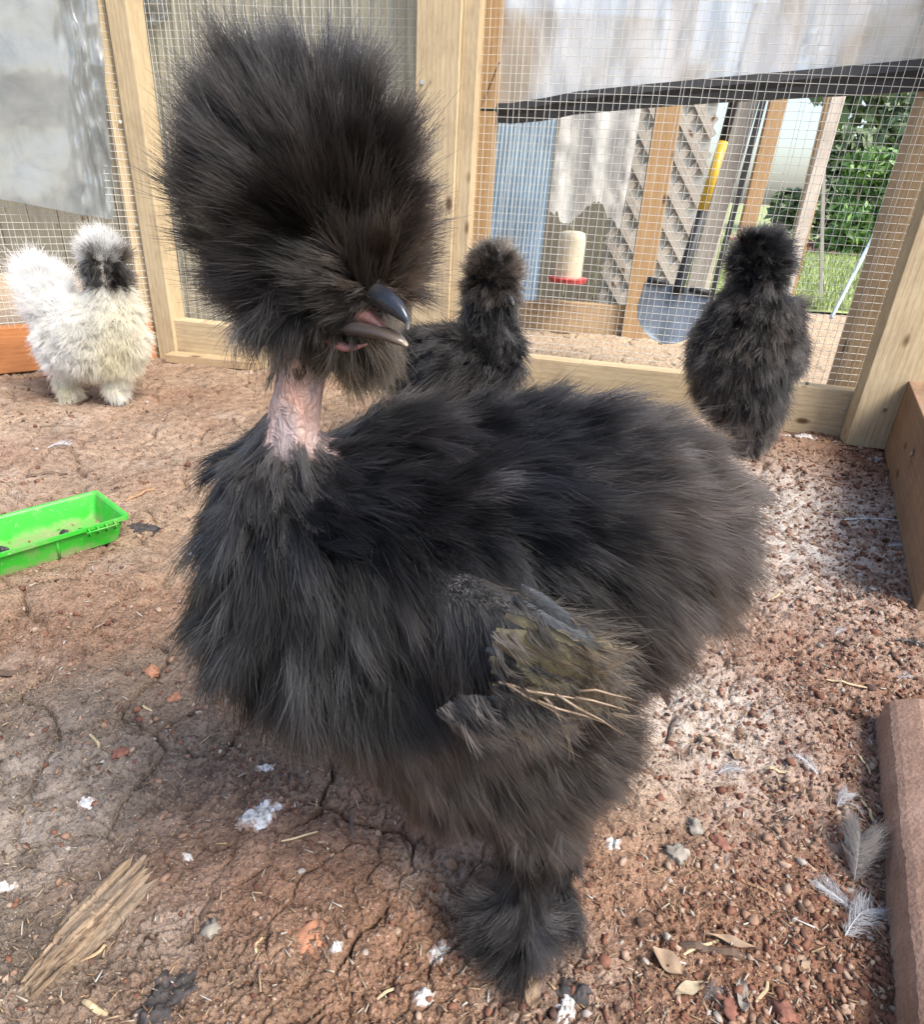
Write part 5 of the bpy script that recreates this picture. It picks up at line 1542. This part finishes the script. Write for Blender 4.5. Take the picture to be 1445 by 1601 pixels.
for i, ((ax_, ay_), (tx, ty), wd, mm) in enumerate(FV):
    Yr = .157 - 0.0006 * (i % 4) + 0.0002 * i; Yt = .1585 + 0.0006 * (i % 3)
    pr, pt = AT(ax_, ay_, Yr), AT(tx, ty, Yt)
    vo_ = vane('flight_feather', pr, pt, wd, M[mm], wing, 0.12, (0.0, 0.0, -0.05 - 0.05 * math.sin(i * 2.1)), seed=i, facing=(0.05 * math.sin(i), -1.0, 0.25 + 0.2 * math.sin(i * 1.7)))
    k0 = sum(len(q) for q in vV)
    q = np.array([v.co[:] for v in vo_.data.vertices])[:16 * 7]
    vV.append(q); vN.append(np.repeat(np.array([[0, -1.0, 0.3]]), len(q), 0)); vTip.append((pt, nrm(pt - pr)))
    ii = np.arange(16 * 7).reshape(16, 7)
    t1 = np.stack([ii[6:-1, [0, 5]].ravel(), ii[6:-1, [1, 6]].ravel(), ii[7:, [1, 6]].ravel()], -1)
    vT.append(t1 + k0); t2 = np.stack([ii[13:-1, :-1].ravel(), ii[13:-1, 1:].ravel(), ii[14:, 1:].ravel()], -1); vT.append(t2 + k0)
vV, vT, vN = np.concatenate(vV), np.concatenate(vT), nrm(np.concatenate(vN))
def g_vane(P, N, rg):
    n = len(P)
    d0 = nrm(np.array([0.85, -0.12, -0.28]) + rg.normal(0, 0.22, (n, 3))); d1 = nrm(np.array([0.8, 0.0, -0.35]) + rg.normal(0, 0.4, (n, 3)))
    col = dark_col(n, rg, (0.010, 0.009, 0.009), (0.15, 0.11, 0.065))
    return dict(d0=d0, d1=d1, L=0.0085 * rg.uniform(0.5, 1.5, n), col=col, jit=0.25)
fur('feather_barbs', (vV, vT, vN), wing, 190, 6, g_vane, lambda c: np.ones(len(c)), 19, 0.00028, 0.001, K=5)
vR = np.concatenate([k * 112 + np.stack([ii[:6, :-1].ravel(), ii[:6, 1:].ravel(), ii[1:7, :-1].ravel()], -1) for k in range(len(FV))])
def g_root(P, N, rg):
    n = len(P)
    d0 = nrm(np.array([0.3, -0.55, -0.35]) + rg.normal(0, 0.15, (n, 3))); d1 = nrm(np.array([0.72, 0.12, -0.6]) + 0.2 * wobble(P, 150, 8.0))
    return dict(d0=d0, d1=d1, L=0.0115 * rg.uniform(0.6, 1.3, n), col=dark_col(n, rg, (0.006, 0.006, 0.007), (0.05, 0.044, 0.04)), jit=0.15)
fur('wing_coverts', (vV, vR, vN), wing, 130, 14, g_root, lambda c: 0.15 + (to_px(c)[0] < 805) + 4.0 * (to_px(c)[0] < 760) * (to_px(c)[1] > 1075), 20, 0.00026, 0.002, tufts=60, K=6)
for i, (a_, b_) in enumerate((((792, 1068), (890, 1128)), ((800, 1078), (935, 1098)), ((850, 1090), (882, 1135)), ((870, 1085), (975, 1148)), ((900, 1090), (985, 1112)), ((905, 1080), (988, 1092)), ((840, 1095), (950, 1132)), ((780, 1066), (860, 1092)))):
    pa, pb = AT(*a_, .1535 + 0.0005 * (i % 3)), AT(*b_, .1555)
    mb = MB(); mb.tube([pa, pa * 0.7 + pb * 0.3 + [0, -0.0005, 0.0009 * (i % 3)], pa * 0.35 + pb * 0.65 + [0, -0.001, 0.0012], pb], [0.00045, 0.0004, 0.0003, 0.00012], 6)
    mb.build('bare_quill', M['quill'], wing, smooth=True)
# long loose barbs that stream over the wing
def g_wing(P, N, rg):
    px, py = to_px(P)
    d0 = nrm(N * 0.35 + np.array([0.5, -0.35, -0.55])); d1 = nrm(np.array([0.62, -0.02, -0.75]) + 0.18 * wobble(P, 120, 6.0))
    L = 0.030 * rg.uniform(0.7, 1.25, len(P))
    col = dark_col(len(P), rg, (0.008, 0.0085, 0.0095), (0.055, 0.051, 0.05))
    return dict(d0=d0, d1=d1, L=L, col=col, jit=0.12)
def dn_wing(c):
    px, py = to_px(c); return (c[:, 1] < 0.194) * (py < 1060) * (px < 800 + 60 * (py < 965)) + 1e-7
fur('wing_coverts', (WV, WT, WN_), hen, 760, 24, g_wing, dn_wing, 15, 0.0003, 0.0026, tufts=90)
def g_wing2(P, N, rg):
    d0 = nrm(N * 0.3 + np.array([0.55, -0.25, -0.5])); d1 = nrm(np.array([0.75, 0.05, -0.6]) + 0.2 * wobble(P, 120, 7.0))
    col = dark_col(len(P), rg, (0.02, 0.02, 0.02), (0.11, 0.09, 0.065))
    return dict(d0=d0, d1=d1, L=0.031 * rg.uniform(0.6, 1.25, len(P)), col=col, jit=0.16)
def dn_wing2(c):
    px, py = to_px(c); return (c[:, 1] < 0.19) * gauss(px, py, 830, 935, 55) + 1e-7
fur('wing_coverts', (WV, WT, WN_), hen, 240, 18, g_wing2, dn_wing2, 16, 0.0003, 0.002, tufts=30)

# ---- the other hens
def small_hen(label, chains, foot, crest_c, rules, seed, voxel=0.005, skin='skin_dark'):
    h = thing('hen', (foot[0], foot[1], 0), label, 'hen', 'hens in the run')
    o, V, T, N = blob_body('body', chains, voxel, M[skin], h, 5)
    for r in rules:
        fur(r['name'], (V, T, N), h, r['ng'], r['per'], r['groom'], r['dens'], seed + len(r['name']), r['w'], r['cr'], K=6, fly=0.1, tufts=max(8, r['ng'] // 4), cfr=(0.15, 0.65), splay=1.5, tc=0.55 if r.get('var', 1.0) > 0.5 else 0.3, var=r.get('var', 1.0))
    return h
def simple_groom(L, lo, hi, lift=0.8, flow=(0.1, 0, -1), sag=0.3, radial=None, tone=None, jit=0.2, floor=None, wob=0.25):
    fl = np.array(flow, float)
    def g(P, N, rg):
        px, py = to_px(P)
        ft = nrm(tang(np.repeat(fl[None], len(P), 0), N) + 1e-6)
        base = N if radial is None else nrm(P - radial)
        d0 = nrm(0.5 * N + 0.5 * base + ft * (1 - lift))
        d1 = nrm(base * lift + ft * (1.1 - lift) + np.array([0, 0, -sag]) + wob * wobble(P, 70, 2.0))
        col = dark_col(len(P), rg, lo, hi)
        if tone is not None: col = tone(px, py, P, col)
        d = dict(d0=d0, d1=d1, L=L * rg.uniform(0.7, 1.2, len(P)), col=col, jit=jit)
        if floor is not None: d['floor'] = floor
        return d
    return g
def box_d(x0, x1, y0, y1):
    def f(c):
        px, py = to_px(c); return (px > x0) * (px < x1) * (py > y0) * (py < y1) + 1e-7
    return f

# white hen at the left
Yw = 1.10
wf = GZ(150, 628)
WC = AT(163, 425, Yw)
def white_tone(px, py, P, col):
    yel = 0.2 + gauss(px, py, 180, 560, 50) * 0.8 + gauss(px, py, 100, 612, 30) * 0.7 + 0.45 * gauss(px, py, 200, 480, 45)
    return col * (1 - np.clip(yel, 0, 1)[:, None] * np.array([0.08, 0.17, 0.46]))
def crest_tone(px, py, P, col):
    dk = np.clip(0.8 * sm(398, 414, py + 7 * np.sin(px * 0.35)) + 0.6 * (np.sin(px * 0.55 + py * 0.3) * np.sin(py * 0.5 - px * 0.2) > 0.35) + 0.75 * gauss(px, py, 187, 405, 16) + 0.4 * gauss(px, py, 152, 398, 8), 0, 1)[:, None]
    return col * (1 - dk) + np.array([0.03, 0.027, 0.025]) * dk
wl, wh_ = (0.86, 0.855, 0.825), (0.955, 0.95, 0.925)
small_hen('cream white hen with a black face and white topknot beside the corner post',
    [[(180, 500, Yw, 34), (150, 520, Yw, 48), (110, 510, Yw + .02, 42), (82, 470, Yw + .03, 28), (62, 432, Yw + .035, 18)],
     [(190, 530, Yw, 32), (150, 540, Yw, 44), (108, 535, Yw, 38)], [(178, 490, Yw, 30), (172, 450, Yw, 24), (165, 420, Yw, 22), (160, 398, Yw, 20)],
     [(108, 560, Yw, 24), (100, 592, Yw, 13), (112, 620, Yw - .01, 11)], [(190, 560, Yw, 24), (184, 592, Yw, 13), (182, 618, Yw - .01, 11)]],
    wf, WC, [
    dict(name='crest', ng=320, per=16, groom=simple_groom(0.026, wl, wh_, 0.9, (0, 0, 0.3), 0.05, radial=AT(165, 420, Yw), tone=crest_tone), dens=box_d(100, 230, 300, 412), w=0.0009, var=0.12, cr=0.005),
    dict(name='face_feathers', ng=220, per=16, groom=simple_groom(0.022, (0.012, 0.012, 0.013), (0.05, 0.045, 0.04), 0.55, (-0.2, -0.2, -1), 0.3), dens=box_d(120, 215, 404, 448), w=0.0009, cr=0.005),
    dict(name='plumage', ng=2600, per=18, groom=simple_groom(0.020, wl, wh_, 0.6, (-0.1, 0, -1), 0.3, tone=white_tone), dens=box_d(30, 260, 446, 582), w=0.0008, var=0.12, cr=0.006),
    dict(name='tail', ng=380, per=16, groom=simple_groom(0.030, wl, wh_, 0.7, (-0.2, 0, 1.0), 0.0), dens=lambda c: (to_px(c)[0] < 112) * (to_px(c)[1] < 500) + 1e-7, w=0.0010, var=0.12, cr=0.007),
    dict(name='leg_feathers', ng=260, per=16, groom=simple_groom(0.016, wl, wh_, 0.6, (0, -0.2, -1), 0.4, tone=white_tone, floor=0.004), dens=box_d(60, 230, 588, 660), w=0.0010, var=0.12, cr=0.006)],
    40, 0.006, 'skin_cream')
# hen in the middle, behind the big one
Ym = 0.95
MC = AT(768, 440, Ym)
mfoot = AT(735, 690, Ym); mfoot[2] = 0
bl_, bh_ = (0.007, 0.0072, 0.008), (0.034, 0.031, 0.030)
crl, crh = (0.018, 0.016, 0.014), (0.12, 0.10, 0.085)
h2 = small_hen('black hen seen in profile behind the back of the big hen',
    [[(770, 560, Ym, 42), (735, 575, Ym, 62), (690, 575, Ym + .03, 55), (650, 570, Ym + .05, 45)], [(765, 540, Ym, 38), (762, 490, Ym, 30), (768, 450, Ym, 32), (770, 425, Ym, 32)], [(775, 455, Ym, 26), (785, 462, Ym - .015, 18)],
     [(735, 610, Ym, 55), (730, 680, Ym, 30), (728, 705, Ym, 10)]],
    mfoot, MC, [
    dict(name='crest', ng=520, per=18, groom=simple_groom(0.020, crl, crh, 0.85, (0.1, 0, -0.5), 0.08, radial=AT(768, 445, Ym)), dens=box_d(690, 850, 350, 470), w=0.0007, cr=0.004),
    dict(name='neck_hackle', ng=420, per=18, groom=simple_groom(0.026, bl_, bh_, 0.4, (0.05, -0.1, -1), 0.35), dens=box_d(690, 850, 468, 545), w=0.0007, cr=0.005),
    dict(name='plumage', ng=1300, per=20, groom=simple_groom(0.028, bl_, bh_, 0.45, (-0.8, 0, -0.5), 0.25), dens=box_d(560, 850, 520, 720), w=0.0007, cr=0.006)], 60)
loft('beak', spline([(783, 466, Ym - .018, 9, 9), (793, 466, Ym - .03, 8, 7), (800, 470, Ym - .036, 5, 4), (803, 477, Ym - .038, 1, 1)], 8), M['beak'], h2)
# hen at the right, seen from behind
Yr = 1.02
rf = GZ(1180, 708)
RC = AT(1183, 420, Yr)
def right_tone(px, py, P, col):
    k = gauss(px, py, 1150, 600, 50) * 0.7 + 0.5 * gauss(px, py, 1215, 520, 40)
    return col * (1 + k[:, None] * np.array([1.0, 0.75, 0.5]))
small_hen('black hen standing upright with its back turned near the corner post',
    [[(1183, 470, Yr, 36), (1172, 505, Yr, 55), (1160, 550, Yr, 68), (1158, 590, Yr, 60), (1165, 630, Yr, 36), (1172, 660, Yr, 20), (1178, 690, Yr, 14)],
     [(1205, 510, Yr, 40), (1200, 555, Yr, 45)], [(1186, 450, Yr, 32), (1186, 410, Yr, 36), (1186, 395, Yr, 28)], [(1190, 640, Yr + .02, 26), (1186, 690, Yr + .01, 10)]],
    rf, RC, [
    dict(name='crest', ng=420, per=18, groom=simple_groom(0.020, bl_, bh_, 0.75, (0.1, 0, -0.3), 0.05, radial=AT(1175, 425, Yr)), dens=box_d(1100, 1270, 330, 442), w=0.0007, cr=0.004),
    dict(name='crest_tuft', ng=60, per=14, groom=simple_groom(0.036, bl_, bh_, 0.35, (1.0, -0.1, 0.0), 0.2, jit=0.28), dens=lambda c: gauss(*to_px(c), 1212, 390, 18) + 1e-7, w=0.0007, cr=0.003),
    dict(name='plumage', ng=2200, per=20, groom=simple_groom(0.028, bl_, (0.04, 0.035, 0.032), 0.36, (-0.15, -0.05, -1), 0.4, tone=right_tone), dens=box_d(1050, 1290, 438, 650), w=0.0007, cr=0.006),
    dict(name='leg_feathers', ng=240, per=18, groom=simple_groom(0.026, (0.03, 0.028, 0.027), (0.14, 0.12, 0.11), 0.4, (0.15, -0.2, -1), 0.4, floor=0.004), dens=box_d(1100, 1260, 645, 730), w=0.0008, cr=0.005)], 80)
